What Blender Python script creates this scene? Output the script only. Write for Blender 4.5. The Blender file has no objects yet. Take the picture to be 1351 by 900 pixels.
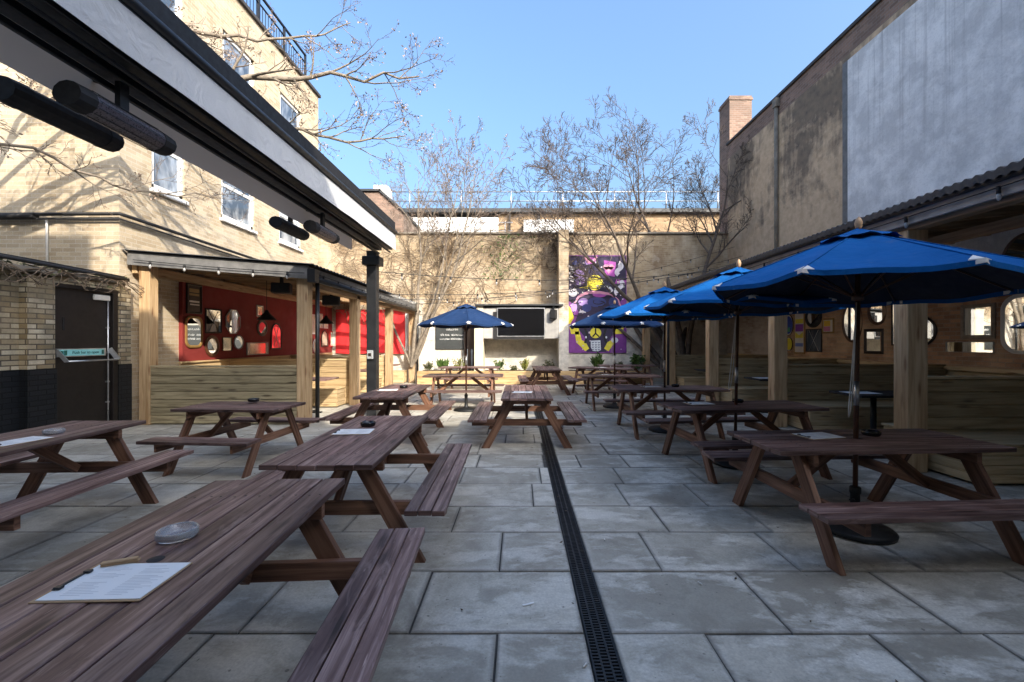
import bpy, math, random
from mathutils import Vector, Matrix
R = math.radians
SC = bpy.context.scene
COL = SC.collection
rng = random.Random(7)
CAM_Z = 1.55

# ------------------------------------------------------------------ objects
def tag(o, label=None, cat=None, group=None, kind=None):
    if label: o['label'] = label
    if cat: o['category'] = cat
    if group: o['group'] = group
    if kind: o['kind'] = kind
    return o

def thing(name, label, cat, loc=(0, 0, 0), rz=0.0, group=None):
    o = bpy.data.objects.new(name, None)
    o.empty_display_size = 0.1
    COL.objects.link(o)
    o.location = loc
    o.rotation_euler = (0, 0, rz)
    return tag(o, label, cat, group)

def children_of(o):
    return [c for c in bpy.data.objects if c.parent == o]

CH = {}
def copy_thing(o, label, loc, rz=0.0, group=None):
    """a copy of a thing with copies of its parts and sub-parts (mesh data shared)"""
    def rec(src, parent):
        c = src.copy()
        COL.objects.link(c)
        if parent is not None:
            c.parent = parent
        CH[c] = []
        for k in CH.get(src, []):
            CH[c].append(rec(k, c))
        return c
    c = rec(o, None)
    c.location = loc
    c.rotation_euler = (0, 0, rz)
    c['label'] = label
    if group: c['group'] = group
    return c

# ------------------------------------------------------------------ mesh builder
class MB:
    def __init__(s):
        s.v = []; s.f = []; s.uv = []; s.mi = []; s.sm = []
    def face(s, pts, uvs=None, m=0, smooth=False):
        b = len(s.v)
        s.v.extend([tuple(p) for p in pts])
        s.f.append(tuple(range(b, b + len(pts))))
        s.uv.append(uvs if uvs else [(0, 0)] * len(pts))
        s.mi.append(m); s.sm.append(smooth)
    def idx(s, ids, uvs, m=0, smooth=False):
        s.f.append(tuple(ids)); s.uv.append(uvs); s.mi.append(m); s.sm.append(smooth)
    def obox(s, c, ax, ay, az, hx, hy, hz, m=0, grain=None):
        """oriented box: centre, unit axes, half sizes; UV in metres, u along the grain (longest) axis"""
        c = Vector(c); A = [Vector(ax), Vector(ay), Vector(az)]; H = [hx, hy, hz]
        b = len(s.v)
        for sx in (-1, 1):
            for sy in (-1, 1):
                for sz in (-1, 1):
                    s.v.append(tuple(c + A[0] * hx * sx + A[1] * hy * sy + A[2] * hz * sz))
        g = grain if grain is not None else H.index(max(H))
        ou, ov = rng.random() * 20, rng.random() * 20
        quads = [((0, 1, 3, 2), 0), ((4, 6, 7, 5), 0), ((0, 4, 5, 1), 1), ((2, 3, 7, 6), 1), ((0, 2, 6, 4), 2), ((1, 5, 7, 3), 2)]
        for q, n in quads:
            uvs = []
            for k in q:
                l = [H[0] * (1 if k & 4 else -1), H[1] * (1 if k & 2 else -1), H[2] * (1 if k & 1 else -1)]
                others = [a for a in range(3) if a != n]
                if g in others:
                    w = [a for a in others if a != g][0]
                    uvs.append((l[g] + ou, l[w] + ov + n * 0.37))
                else:
                    uvs.append((l[others[0]] * 0.3 + ou, l[others[1]] + ov))
            s.idx([b + k for k in q], uvs, m)
    def box(s, x0, x1, y0, y1, z0, z1, m=0, grain=None):
        s.obox(((x0 + x1) / 2, (y0 + y1) / 2, (z0 + z1) / 2), (1, 0, 0), (0, 1, 0), (0, 0, 1),
               abs(x1 - x0) / 2, abs(y1 - y0) / 2, abs(z1 - z0) / 2, m, grain)
    def wbox(s, x0, x1, y0, y1, z0, z1, m=0):
        """box with world-metre planar UVs (for brickwork)"""
        P = lambda x, y, z: (x, y, z)
        s.face([P(x0, y0, z0), P(x1, y0, z0), P(x1, y0, z1), P(x0, y0, z1)], [(x0, z0), (x1, z0), (x1, z1), (x0, z1)], m)
        s.face([P(x1, y1, z0), P(x0, y1, z0), P(x0, y1, z1), P(x1, y1, z1)], [(x1, z0), (x0, z0), (x0, z1), (x1, z1)], m)
        s.face([P(x1, y0, z0), P(x1, y1, z0), P(x1, y1, z1), P(x1, y0, z1)], [(y0, z0), (y1, z0), (y1, z1), (y0, z1)], m)
        s.face([P(x0, y1, z0), P(x0, y0, z0), P(x0, y0, z1), P(x0, y1, z1)], [(y1, z0), (y0, z0), (y0, z1), (y1, z1)], m)
        s.face([P(x0, y0, z1), P(x1, y0, z1), P(x1, y1, z1), P(x0, y1, z1)], [(x0, y0), (x1, y0), (x1, y1), (x0, y1)], m)
        s.face([P(x0, y1, z0), P(x1, y1, z0), P(x1, y0, z0), P(x0, y0, z0)], [(x0, y1), (x1, y1), (x1, y0), (x0, y0)], m)
    def beam(s, p0, p1, w, h, up=(0, 0, 1), m=0):
        """bar from p0 to p1, w across, h along up"""
        p0 = Vector(p0); p1 = Vector(p1)
        d = p1 - p0; L = d.length; d.normalize()
        u = Vector(up); u = (u - d * u.dot(d)).normalized()
        a = d.cross(u)
        s.obox((p0 + p1) / 2, d, a, u, L / 2, w / 2, h / 2, m, 0)
    def tube(s, pts, radii, n=8, m=0, caps=True, smooth=True):
        pts = [Vector(p) for p in pts]
        if not hasattr(radii, '__len__'): radii = [radii] * len(pts)
        t = (pts[1] - pts[0]).normalized()
        ref = Vector((0, 0, 1)) if abs(t.z) < 0.9 else Vector((1, 0, 0))
        a = t.cross(ref).normalized()
        base = len(s.v); dist = 0; ds = []
        for i, p in enumerate(pts):
            if i == 0: t = (pts[1] - pts[0]).normalized()
            elif i == len(pts) - 1: t = (pts[i] - pts[i - 1]).normalized()
            else: t = (pts[i + 1] - pts[i - 1]).normalized()
            a = (a - t * a.dot(t)).normalized(); b = t.cross(a)
            if i: dist += (p - pts[i - 1]).length
            ds.append(dist)
            for k in range(n):
                an = 2 * math.pi * k / n
                s.v.append(tuple(p + (a * math.cos(an) + b * math.sin(an)) * radii[i]))
        for i in range(len(pts) - 1):
            for k in range(n):
                k2 = (k + 1) % n
                q = [base + i * n + k, base + i * n + k2, base + (i + 1) * n + k2, base + (i + 1) * n + k]
                c0, c1 = k / n * 0.3, (k + 1) / n * 0.3
                s.idx(q, [(ds[i], c0), (ds[i], c1), (ds[i + 1], c1), (ds[i + 1], c0)], m, smooth)
        if caps:
            s.idx([base + k for k in reversed(range(n))], [(0, 0)] * n, m)
            e = base + (len(pts) - 1) * n
            s.idx([e + k for k in range(n)], [(0, 0)] * n, m)
    def lathe(s, prof, n=24, c=(0, 0, 0), m=0, smooth=True):
        base = len(s.v)
        for r, z in prof:
            for k in range(n):
                an = 2 * math.pi * k / n
                s.v.append((c[0] + r * math.cos(an), c[1] + r * math.sin(an), c[2] + z))
        for i in range(len(prof) - 1):
            for k in range(n):
                k2 = (k + 1) % n
                s.idx([base + i * n + k, base + i * n + k2, base + (i + 1) * n + k2, base + (i + 1) * n + k], [(0, 0)] * 4, m, smooth)
    def prism(s, poly, y0, y1, m=0):
        """polygon in x,z extruded along y"""
        n = len(poly)
        s.face([(p[0], y0, p[1]) for p in poly], [(p[0], p[1]) for p in poly], m)
        s.face([(p[0], y1, p[1]) for p in reversed(poly)], [(p[0], p[1]) for p in reversed(poly)], m)
        for i in range(n):
            a, b = poly[i], poly[(i + 1) % n]
            s.face([(b[0], y0, b[1]), (a[0], y0, a[1]), (a[0], y1, a[1]), (b[0], y1, b[1])],
                   [(b[0], y0), (a[0], y0), (a[0], y1), (b[0], y1)], m)
    def build(s, name, mats, parent=None, bevel=0.0, seg=1):
        me = bpy.data.meshes.new(name)
        me.from_pydata(s.v, [], s.f)
        uvl = me.uv_layers.new(name='UVMap')
        flat = []
        for u in s.uv:
            for a in u: flat.extend(a)
        uvl.data.foreach_set('uv', flat)
        me.polygons.foreach_set('material_index', s.mi)
        me.polygons.foreach_set('use_smooth', s.sm)
        if not isinstance(mats, (list, tuple)): mats = [mats]
        for x in mats: me.materials.append(x)
        me.update()
        o = bpy.data.objects.new(name, me)
        COL.objects.link(o)
        if parent is not None:
            o.parent = parent
            CH.setdefault(parent, []).append(o)
        CH.setdefault(o, [])
        if bevel:
            md = o.modifiers.new('edge', 'BEVEL'); md.width = bevel; md.segments = seg
            md.limit_method = 'ANGLE'; md.angle_limit = R(40)
        return o

# ------------------------------------------------------------------ materials
class NT:
    def __init__(s, name):
        s.m = bpy.data.materials.new(name); s.m.use_nodes = True
        s.t = s.m.node_tree; s.t.nodes.clear()
        s.out = s.n('ShaderNodeOutputMaterial')
        s.b = s.n('ShaderNodeBsdfPrincipled')
        s.l(s.b.outputs[0], s.out.inputs[0])
    def n(s, typ, **kw):
        x = s.t.nodes.new(typ)
        for k, v in kw.items(): setattr(x, k, v)
        return x
    def l(s, a, b): s.t.links.new(a, b)
    def put(s, sock, val):
        if isinstance(val, bpy.types.NodeSocket): s.l(val, sock)
        elif isinstance(val, (tuple, list)) and len(val) == 3 and sock.type == 'RGBA': sock.default_value = (*val, 1)
        else: sock.default_value = val
    def uv(s):
        return s.n('ShaderNodeUVMap').outputs[0]
    def pos(s):
        return s.n('ShaderNodeNewGeometry').outputs['Position']
    def island(s):
        return s.n('ShaderNodeNewGeometry').outputs['Random Per Island']
    def objrand(s):
        return s.n('ShaderNodeObjectInfo').outputs['Random']
    def scale(s, vec, sx, sy, sz=1.0):
        x = s.n('ShaderNodeMapping'); s.l(vec, x.inputs[0]); x.inputs['Scale'].default_value = (sx, sy, sz)
        return x.outputs[0]
    def noise(s, vec, sc, det=4, rough=0.55, dist=0.0):
        x = s.n('ShaderNodeTexNoise'); s.l(vec, x.inputs['Vector'])
        x.inputs['Scale'].default_value = sc; x.inputs['Detail'].default_value = det
        x.inputs['Roughness'].default_value = rough; x.inputs['Distortion'].default_value = dist
        return x.outputs['Fac']
    def ramp(s, fac, stops):
        x = s.n('ShaderNodeValToRGB'); s.l(fac, x.inputs[0])
        e = x.color_ramp.elements
        while len(e) < len(stops): e.new(0.5)
        for i, (p, c) in enumerate(stops):
            e[i].position = p
            e[i].color = (*c, 1) if hasattr(c, '__len__') else (c, c, c, 1)
        return x.outputs[0]
    def mix(s, fac, a, b, mode='MIX'):
        x = s.n('ShaderNodeMix', data_type='RGBA', blend_type=mode)
        s.put(x.inputs[0], fac); s.put(x.inputs[6], a); s.put(x.inputs[7], b)
        return x.outputs[2]
    def math(s, op, a, b=0.0, clamp=False):
        x = s.n('ShaderNodeMath', operation=op); x.use_clamp = clamp
        s.put(x.inputs[0], a); s.put(x.inputs[1], b)
        return x.outputs[0]
    def mrange(s, v, a, b, c=0.0, d=1.0):
        x = s.n('ShaderNodeMapRange'); s.put(x.inputs[0], v)
        for i, q in enumerate((a, b, c, d)): x.inputs[i + 1].default_value = q
        return x.outputs[0]
    def sep(s, v):
        x = s.n('ShaderNodeSeparateXYZ'); s.l(v, x.inputs[0]); return x.outputs
    def comb(s, x, y, z=0.0):
        c = s.n('ShaderNodeCombineXYZ')
        for i, q in enumerate((x, y, z)): s.put(c.inputs[i], q)
        return c.outputs[0]
    def bump(s, h, strength=0.3, dist=0.01):
        x = s.n('ShaderNodeBump'); x.inputs['Strength'].default_value = strength; x.inputs['Distance'].default_value = dist
        s.l(h, x.inputs['Height']); s.l(x.outputs[0], s.b.inputs['Normal'])
    def fin(s, col, rough=0.6, metal=0.0, spec=None):
        s.put(s.b.inputs['Base Color'], col); s.put(s.b.inputs['Roughness'], rough); s.put(s.b.inputs['Metallic'], metal)
        if spec is not None: s.b.inputs['Specular IOR Level'].default_value = spec
        return s.m

def plain(name, c, rough=0.5, metal=0.0, var=0.25, sc=6.0, spec=None):
    """painted / metal / cloth surface with slight uneven tone"""
    t = NT(name)
    p = t.n('ShaderNodeTexCoord').outputs['Object']
    n = t.noise(p, sc, 5)
    col = t.mix(t.mrange(n, 0.3, 0.7), tuple(x * (1 - var) for x in c), tuple(min(1, x * (1 + var)) for x in c))
    t.put(t.b.inputs['Roughness'], rough)
    rr = t.mrange(t.noise(p, sc * 3, 3), 0.3, 0.7, max(0.02, rough - 0.08), min(1, rough + 0.1))
    return t.fin(col, rr, metal, spec)

def wood(name, dark, mid, light, rough=0.6, across=38.0, vary=0.35, knots=0.6, knotc=None, spec=0.4, wear=None):
    t = NT(name)
    u = t.uv()
    g = t.noise(t.scale(u, 1.6, across), 1.0, 6, 0.6, 0.4)
    broad = t.noise(t.scale(u, 0.9, 5.0), 1.0, 3, 0.5, 0.6)
    f = t.math('ADD', t.math('MULTIPLY', g, 0.62), t.math('MULTIPLY', broad, 0.38))
    col = t.ramp(f, [(0.37, dark), (0.5, mid), (0.62, light)])
    if wear:
        dk = t.mrange(t.noise(t.scale(u, 2.6, 8.0), 1.0, 6, 0.7, 0.8), 0.55, 0.66)
        col = t.mix(t.math('MULTIPLY', dk, 0.75), col, tuple(x * 0.9 for x in dark))
        sc_ = t.mrange(t.noise(t.scale(u, 5.0, 90.0), 1.0, 3, 0.6, 0.3), 0.66, 0.74)
        col = t.mix(t.math('MULTIPLY', sc_, 0.6), col, tuple(min(1, x * 1.2) for x in wear))
        w = t.mrange(t.noise(t.scale(u, 2.2, 14.0), 1.0, 5, 0.65, 1.0), 0.56, 0.72)
        col = t.mix(t.math('MULTIPLY', w, 0.55), col, wear)
    if knots:
        vo = t.n('ShaderNodeTexVoronoi', voronoi_dimensions='2D'); t.l(t.scale(u, 1.3, 5.5), vo.inputs['Vector']); vo.inputs['Scale'].default_value = 1.0
        k = t.mrange(t.math('ADD', vo.outputs['Distance'], t.math('MULTIPLY', t.math('SUBTRACT', g, 0.5), 0.12)), 0.05, 0.15, 1.0, 0.0)
        col = t.mix(t.math('MULTIPLY', k, knots), col, knotc or tuple(x * 0.5 for x in dark))
        rg = t.mrange(vo.outputs['Distance'], 0.16, 0.42, 1.0, 0.0)
        col = t.mix(t.math('MULTIPLY', t.math('MULTIPLY', rg, t.mrange(g, 0.45, 0.55)), knots * 0.5), col, mid)
    isl = t.mrange(t.island(), 0, 1, 1 - vary, 1 + vary)
    ob = t.mrange(t.objrand(), 0, 1, 0.8, 1.2)
    hs = t.n('ShaderNodeHueSaturation'); t.l(col, hs.inputs['Color']); t.l(t.math('MULTIPLY', isl, ob), hs.inputs['Value'])
    t.bump(f, 0.35, 0.004)
    return t.fin(hs.outputs[0], t.mrange(g, 0.3, 0.7, rough + 0.12, rough - 0.1), 0, spec)

def brick(name, c1, c2, mortar, tint=None, tfac=0.4, bw=0.225, bh=0.075, ms=0.006, bump=0.5, soot=None, rough=0.85, white=None, wz=None):
    t = NT(name)
    u = t.uv()
    bt = t.n('ShaderNodeTexBrick')
    wob = t.noise(u, 3.0, 2)
    t.l(u, bt.inputs['Vector'])
    bt.inputs['Scale'].default_value = 1.0; bt.inputs['Brick Width'].default_value = bw; bt.inputs['Row Height'].default_value = bh
    bt.inputs['Mortar Size'].default_value = ms; bt.inputs['Mortar Smooth'].default_value = 0.2; bt.inputs['Bias'].default_value = 0.0
    t.put(bt.inputs['Color1'], c1); t.put(bt.inputs['Color2'], c2); t.put(bt.inputs['Mortar'], mortar)
    col = bt.outputs['Color']
    fine = t.noise(u, 45.0, 4, 0.6)
    col = t.mix(0.35, col, t.ramp(fine, [(0.3, 0.35), (0.7, 1.0)]), 'MULTIPLY')
    pat = t.noise(u, 0.9, 6, 0.6)
    if tint: col = t.mix(t.math('MULTIPLY', t.mrange(pat, 0.45, 0.65), tfac), col, tint)
    if soot: col = t.mix(t.math('MULTIPLY', t.mrange(t.noise(t.scale(u, 1.6, 0.7), 1.0, 6, 0.65), 0.5, 0.68), 0.75), col, soot)
    if white:
        z = t.sep(t.pos())[2]
        edge = t.math('ADD', t.mrange(z, wz[0], wz[1], 1.0, 0.0), t.mrange(t.noise(u, 1.1, 6, 0.65), 0.35, 0.65, -0.35, 0.45))
        wf = t.mrange(edge, 0.35, 0.7)
        wn = t.mix(t.mrange(t.noise(u, 4.0, 5, 0.7), 0.42, 0.62), white, tuple(x * 0.72 for x in white))
        col = t.mix(t.math('MULTIPLY', wf, 0.9), col, wn)
    h = t.math('SUBTRACT', t.math('MULTIPLY', fine, 0.25), bt.outputs['Fac'])
    t.bump(h, bump, 0.012)
    return t.fin(col, rough, 0, 0.25)

def cloth_mat(name, c, rough=0.85, var=0.12):
    t = NT(name)
    p = t.n('ShaderNodeTexCoord').outputs['Object']
    n = t.noise(p, 2.5, 5, 0.6); w = t.noise(p, 5.5, 3, 0.5, 1.5); f = t.noise(p, 160.0, 2, 0.5)
    col = t.mix(t.mrange(n, 0.3, 0.7), tuple(x * (1 - var) for x in c), tuple(min(1, x * (1 + var) + .004) for x in c))
    col = t.mix(t.mrange(f, 0.3, 0.7, 0, 0.15), col, tuple(x * .5 for x in c))
    d = t.mrange(t.noise(p, 9.0, 5, 0.7), 0.60, 0.74)
    col = t.mix(t.math('MULTIPLY', d, 0.22), col, (.20, .20, .21))
    t.bump(t.math('ADD', t.math('MULTIPLY', w, 1.0), t.math('MULTIPLY', f, 0.03)), 0.55, 0.03)
    return t.fin(col, rough, 0, 0.1)

def leaf(name, a, b):
    t = NT(name)
    col = t.mix(t.island(), a, b)
    m = t.fin(col, 0.55)
    return m
SUN_E, SKY_E, EXPO = 2.35, 0.15, 1.68
M = {}
M['table'] = wood('stained_wood', (.050, .022, .017), (.130, .075, .065), (.255, .172, .152), 0.46, 30, 0.42, 0.95, (.022, .009, .006), 0.45, wear=(.42, .31, .275))
M['leg'] = wood('stained_leg_wood', (.050, .022, .014), (.13, .063, .038), (.22, .118, .074), 0.55, 30, 0.3, 0.5, None, 0.35)
M['timber'] = wood('pale_timber', (.30, .185, .09), (.42, .285, .155), (.52, .38, .225), 0.6, 26, 0.12, 0.75, (.17, .08, .035))
M['board'] = wood('treated_board', (.23, .165, .085), (.37, .285, .16), (.47, .375, .225), 0.65, 26, 0.16, 0.8, (.10, .06, .03))
M['boardp'] = wood('pale_board', (.38, .26, .135), (.52, .38, .205), (.60, .455, .27), 0.62, 26, 0.12, 0.8, (.17, .09, .04))
M['boardg'] = wood('weathered_board', (.19, .15, .085), (.345, .285, .17), (.46, .385, .245), 0.7, 26, 0.30, 0.9, (.06, .04, .022))
M['sleeper'] = wood('sleeper_timber', (.30, .18, .075), (.43, .28, .13), (.50, .36, .19), 0.7, 22, 0.15, 0.6)
M['roofwood'] = wood('roof_timber', (.20, .125, .062), (.33, .21, .11), (.42, .29, .16), 0.7, 22, 0.2, 0.5)
M['brown'] = wood('brown_board', (.05, .03, .02), (.09, .06, .04), (.14, .09, .06), 0.6, 22, 0.15, 0.2)
M['black'] = plain('black_steel', (.012, .013, .015), 0.42)
M['matblack'] = plain('matt_black', (.010, .010, .011), 0.7)
M['grey'] = plain('grey_fascia', (.15, .147, .142), 0.6, var=0.3)
M['palegrey'] = plain('pale_grey_fascia', (.33, .31, .285), 0.6, var=0.2)
M['sheet'] = plain('roof_sheet', (.030, .032, .035), 0.55, 0.0)
M['steel'] = plain('brushed_steel', (.55, .56, .57), 0.35, 0.9)
M['white'] = plain('white_paint', (.74, .74, .72), 0.5, var=0.08)
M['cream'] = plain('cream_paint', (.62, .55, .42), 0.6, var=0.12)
M['paper'] = plain('menu_paper', (.78, .78, .76), 0.7, var=0.03)
M['print'] = plain('menu_print', (.60, .60, .60), 0.8, var=0.1)
M['clipboard'] = wood('clipboard', (.28, .17, .09), (.36, .24, .13), (.45, .31, .18), 0.6, 14, 0.05, 0)
M['canvas'] = cloth_mat('awning_canvas', (.60, .605, .61), 0.85, .05)
M['canvasb'] = plain('awning_lining', (.66, .585, .53), 0.85, var=0.08, sc=2.0)
M['underside_shade'] = plain('umbrella_underside_shade', (.004, .008, .026), 0.85)  # near-black colour for the shade under the umbrellas
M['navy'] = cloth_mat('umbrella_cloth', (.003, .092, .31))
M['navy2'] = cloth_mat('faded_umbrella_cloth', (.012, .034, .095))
M['pocket'] = plain('white_tip_pocket', (.72, .69, .66), 0.7, var=0.05)
M['pole'] = wood('umbrella_pole_wood', (.035, .014, .008), (.07, .028, .015), (.11, .05, .028), 0.4, 20, 0.05, 0)
M['finial'] = plain('finial_wood', (.52, .33, .18), 0.5)
M['cord'] = plain('white_cord', (.62, .61, .58), 0.8)
M['iron'] = plain('cast_iron', (.016, .017, .018), 0.5, 0.3)
t = NT('translucent_lining'); tr_ = t.n('ShaderNodeBsdfTranslucent'); tr_.inputs[0].default_value = (.75, .66, .58, 1); mx = t.n('ShaderNodeMixShader'); mx.inputs[0].default_value = 0.35
t.fin((.62, .54, .48), 0.85); t.l(t.b.outputs[0], mx.inputs[1]); t.l(tr_.outputs[0], mx.inputs[2]); t.l(mx.outputs[0], t.out.inputs[0]); M['canvasb'] = t.m
M['red'] = plain('red_wall_paint', (.215, .024, .021), 0.8, var=0.10, sc=1.5)
M['redcloth'] = plain('red_cloth', (.66, .028, .032), 0.85, var=0.08, sc=2.5)
M['gold'] = plain('gold_frame', (.36, .22, .075), 0.4, 0.25)
M['dkframe'] = plain('dark_frame', (.022, .013, .009), 0.4)
M['brnframe'] = plain('walnut_frame', (.11, .048, .022), 0.4)
M['wframe'] = plain('white_frame', (.66, .64, .59), 0.5, var=0.08)
M['greyframe'] = plain('driftwood_frame', (.27, .22, .165), 0.65, var=0.25, sc=14)
M['socket'] = plain('grey_plastic', (.32, .34, .35), 0.45)
M['label'] = plain('sign_green', (.02, .42, .34), 0.5)
M['lettergrn'] = plain('sign_lettering', (.008, .10, .075), 0.5)
M['signface'] = plain('sign_face', (.26, .62, .62), 0.5, var=0.06)
M['soil'] = plain('soil', (.035, .025, .018), 0.95, var=0.5, sc=20)
M['door'] = plain('door_paint', (.014, .011, .010), 0.45, var=0.3)
M['bark'] = plain('pale_bark', (.20, .165, .125), 0.85, var=0.4, sc=9)
M['barkd'] = plain('dark_bark', (.10, .078, .062), 0.85, var=0.4, sc=9)
M['twig'] = plain('twig_bark', (.155, .115, .088), 0.85, var=0.3, sc=9)
M['twigd'] = plain('dark_twig_bark', (.085, .062, .048), 0.85, var=0.4, sc=9)
M['vine'] = plain('dry_stem', (.16, .115, .075), 0.9, var=0.35, sc=9)
M['bud'] = leaf('seed_tuft', (.20, .14, .10), (.36, .27, .20))
M['leafA'] = leaf('shrub_leaf', (.035, .085, .016), (.11, .17, .035))
M['leafB'] = leaf('yellowish_leaf', (.12, .15, .025), (.26, .24, .05))
M['leafC'] = leaf('moss_leaf', (.05, .06, .02), (.12, .12, .05))
M['tv'] = plain('screen_black', (.006, .006, .007), 0.12, var=0.1)
M['chalk'] = plain('chalkboard', (.030, .034, .034), 0.6, var=0.25, sc=4)
M['chalkw'] = plain('chalk', (.62, .62, .60), 0.9)
M['cable'] = plain('black_cable', (.012, .012, .013), 0.6)
M['wcable'] = plain('white_cable', (.55, .53, .49), 0.6)

def glassy(name, c, rough, metal, ior=1.5):
    t = NT(name)
    t.b.inputs['IOR'].default_value = ior
    return t.fin(c, rough, metal)
M['mirror'] = glassy('mirror_glass', (.86, .88, .87), 0.015, 1.0)
M['oldmirror'] = glassy('foxed_mirror', (.60, .52, .40), 0.10, 1.0)
t = NT('window_glass'); pane_refl = t.noise(t.scale(t.pos(), 1.6, 1.6, .9), 1.0, 4, .6, .5); t.b.inputs['IOR'].default_value = 1.7
M['pane'] = t.fin(t.mix(t.mrange(pane_refl, .42, .6), (.10, .13, .17), (.52, .56, .60)), 0.03, 0.35)  # pale and dark blotches paint reflections into the glass colour
t = NT('clear_glass'); t.b.inputs['Transmission Weight'].default_value = 0.8; t.b.inputs['IOR'].default_value = 1.5
M['glass'] = t.fin((.93, .95, .95), 0.03)
t = NT('frosted_bulb'); t.b.inputs['Transmission Weight'].default_value = 0.5
M['bulb'] = t.fin((.62, .61, .58), 0.15)
M['heatglass'] = plain('heater_grille', (.16, .14, .15), 0.3, 0.6, sc=30)
t = NT('clear_plastic'); tb = t.n('ShaderNodeBsdfTransparent'); tb.inputs[0].default_value = (.93, .93, .92, 1); mx = t.n('ShaderNodeMixShader'); mx.inputs[0].default_value = 0.14
t.fin((.6, .62, .62), 0.2); t.l(tb.outputs[0], mx.inputs[1]); t.l(t.b.outputs[0], mx.inputs[2]); t.l(mx.outputs[0], t.out.inputs[0]); M['clear'] = t.m
# rendered wall of the tall building: taupe render with dark mould stains
t = NT('stained_render'); u = t.uv(); z = t.sep(t.pos())[2]
n1 = t.noise(u, 0.55, 8, 0.68, 0.4); n2 = t.noise(u, 5.0, 6, 0.6); n3 = t.noise(t.scale(u, 3.0, 0.35), 1.0, 5, 0.6)
base = t.mix(t.mrange(n2, 0.35, 0.65), (.50, .365, .235), (.64, .485, .325))
hgt = t.mrange(z, 3.4, 6.4, -0.15, 0.035)
st = t.mrange(t.math('ADD', t.math('ADD', t.math('MULTIPLY', n1, 0.7), t.math('MULTIPLY', n3, 0.3)), hgt), 0.48, 0.57)
col = t.mix(t.math('MULTIPLY', st, t.mrange(n2, 0.3, 0.7, 0.6, 0.95)), base, (.105, .088, .074))
t.bump(n2, 0.3, 0.01); M['render'] = t.fin(col, 0.9, 0, 0.2)
# the big white-painted advertising panel, weathered
t = NT('weathered_white_panel'); u = t.uv()
n1 = t.noise(t.scale(u, 5.0, 0.28), 1.0, 6, 0.65); n2 = t.noise(u, 1.4, 9, 0.72, 0.2); n3 = t.noise(u, 22.0, 6, 0.7)
x, y, _z = t.sep(u)
col = t.mix(t.mrange(n2, 0.42, 0.60), (.60, .605, .605), (.85, .85, .84))
col = t.mix(t.mrange(n1, 0.54, 0.74, 0, 0.25), col, (.50, .51, .53))
col = t.mix(t.mrange(n3, 0.52, 0.72, 0, 0.45), col, (.40, .40, .41))
drip = t.math('MULTIPLY', t.mrange(t.noise(t.scale(u, 9.0, 0.12), 1.0, 4, 0.6), 0.54, 0.66), t.mrange(y, 4.6, 8.3, 0.0, 0.7))
col = t.mix(drip, col, (.30, .30, .31))
line = t.math('ABSOLUTE', t.math('SUBTRACT', y, t.math('ADD', t.math('ADD', 3.9, t.math('MULTIPLY', x, -0.21)), t.math('MULTIPLY', t.math('SUBTRACT', t.noise(u, 1.6, 7, 0.7), 0.5), 0.9))))
col = t.mix(t.math('MULTIPLY', t.mrange(line, 0.0, 0.10, 1.0, 0.0), t.mrange(t.noise(u, 3.3, 7, 0.75), 0.46, 0.58, 0.0, 0.65)), col, (.22, .225, .235))
vc = t.math('ABSOLUTE', t.math('SUBTRACT', x, t.math('ADD', -8.9, t.math('MULTIPLY', t.noise(t.scale(u, .6, 2.0), 1.5, 6, 0.7), 0.5))))
col = t.mix(t.math('MULTIPLY', t.mrange(vc, 0.0, 0.02, 1.0, 0.0), 0.5), col, (.2, .2, .21))
t.bump(t.math('ADD', n2, t.math('MULTIPLY', n3, 0.5)), 0.5, 0.02); M['panel'] = t.fin(col, 0.85, 0, 0.2)
M['b_yellow'] = brick('yellow_stock_brick', (.58, .475, .33), (.40, .31, .20), (.57, .51, .41), (.64, .57, .46), 0.35, ms=.005, bump=.35)
M['b_low'] = brick('mixed_stock_brick', (.66, .59, .44), (.24, .18, .095), (.07, .062, .055), (.42, .29, .14), 0.5, ms=.009, bump=.7, soot=(.13, .115, .085))
M['b_front'] = brick('sooty_stock_brick', (.40, .30, .165), (.27, .20, .11), (.33, .28, .20), (.42, .35, .25), 0.4, ms=.005, bump=.4)
M['b_black'] = brick('black_painted_brick', (.016, .018, .021), (.022, .024, .027), (.010, .011, .012), ms=.010, bump=.8, rough=0.5)
M['b_brown'] = brick('brown_brick', (.58, .33, .19), (.32, .18, .11), (.40, .30, .22), (.78, .58, .37), 0.65, ms=.009, bump=.9)
M['b_worn'] = brick('worn_red_brick', (.34, .22, .165), (.20, .13, .10), (.30, .25, .21), (.14, .105, .085), 0.6, ms=.008)
M['b_back'] = brick('old_yard_wall_brick', (.50, .385, .245), (.33, .24, .145), (.46, .39, .29), (.58, .49, .37), 0.6, ms=.007, bump=.6,
                    soot=(.19, .125, .072), white=(.72, .67, .58), wz=(1.6, 3.3))
M['b_white'] = brick('whitewashed_brick', (.52, .44, .37), (.36, .26, .20), (.42, .36, .31), (.60, .55, .49), 0.6, ms=.007, bump=.6)
M['b_far'] = brick('distant_brick', (.40, .28, .17), (.28, .19, .11), (.34, .27, .19), ms=.005)
M['stone'] = plain('coping_stone', (.20, .175, .14), 0.85, var=0.35, sc=4)
M['dkcoping'] = plain('dark_coping', (.045, .042, .042), 0.8, var=0.35, sc=4)
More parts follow.
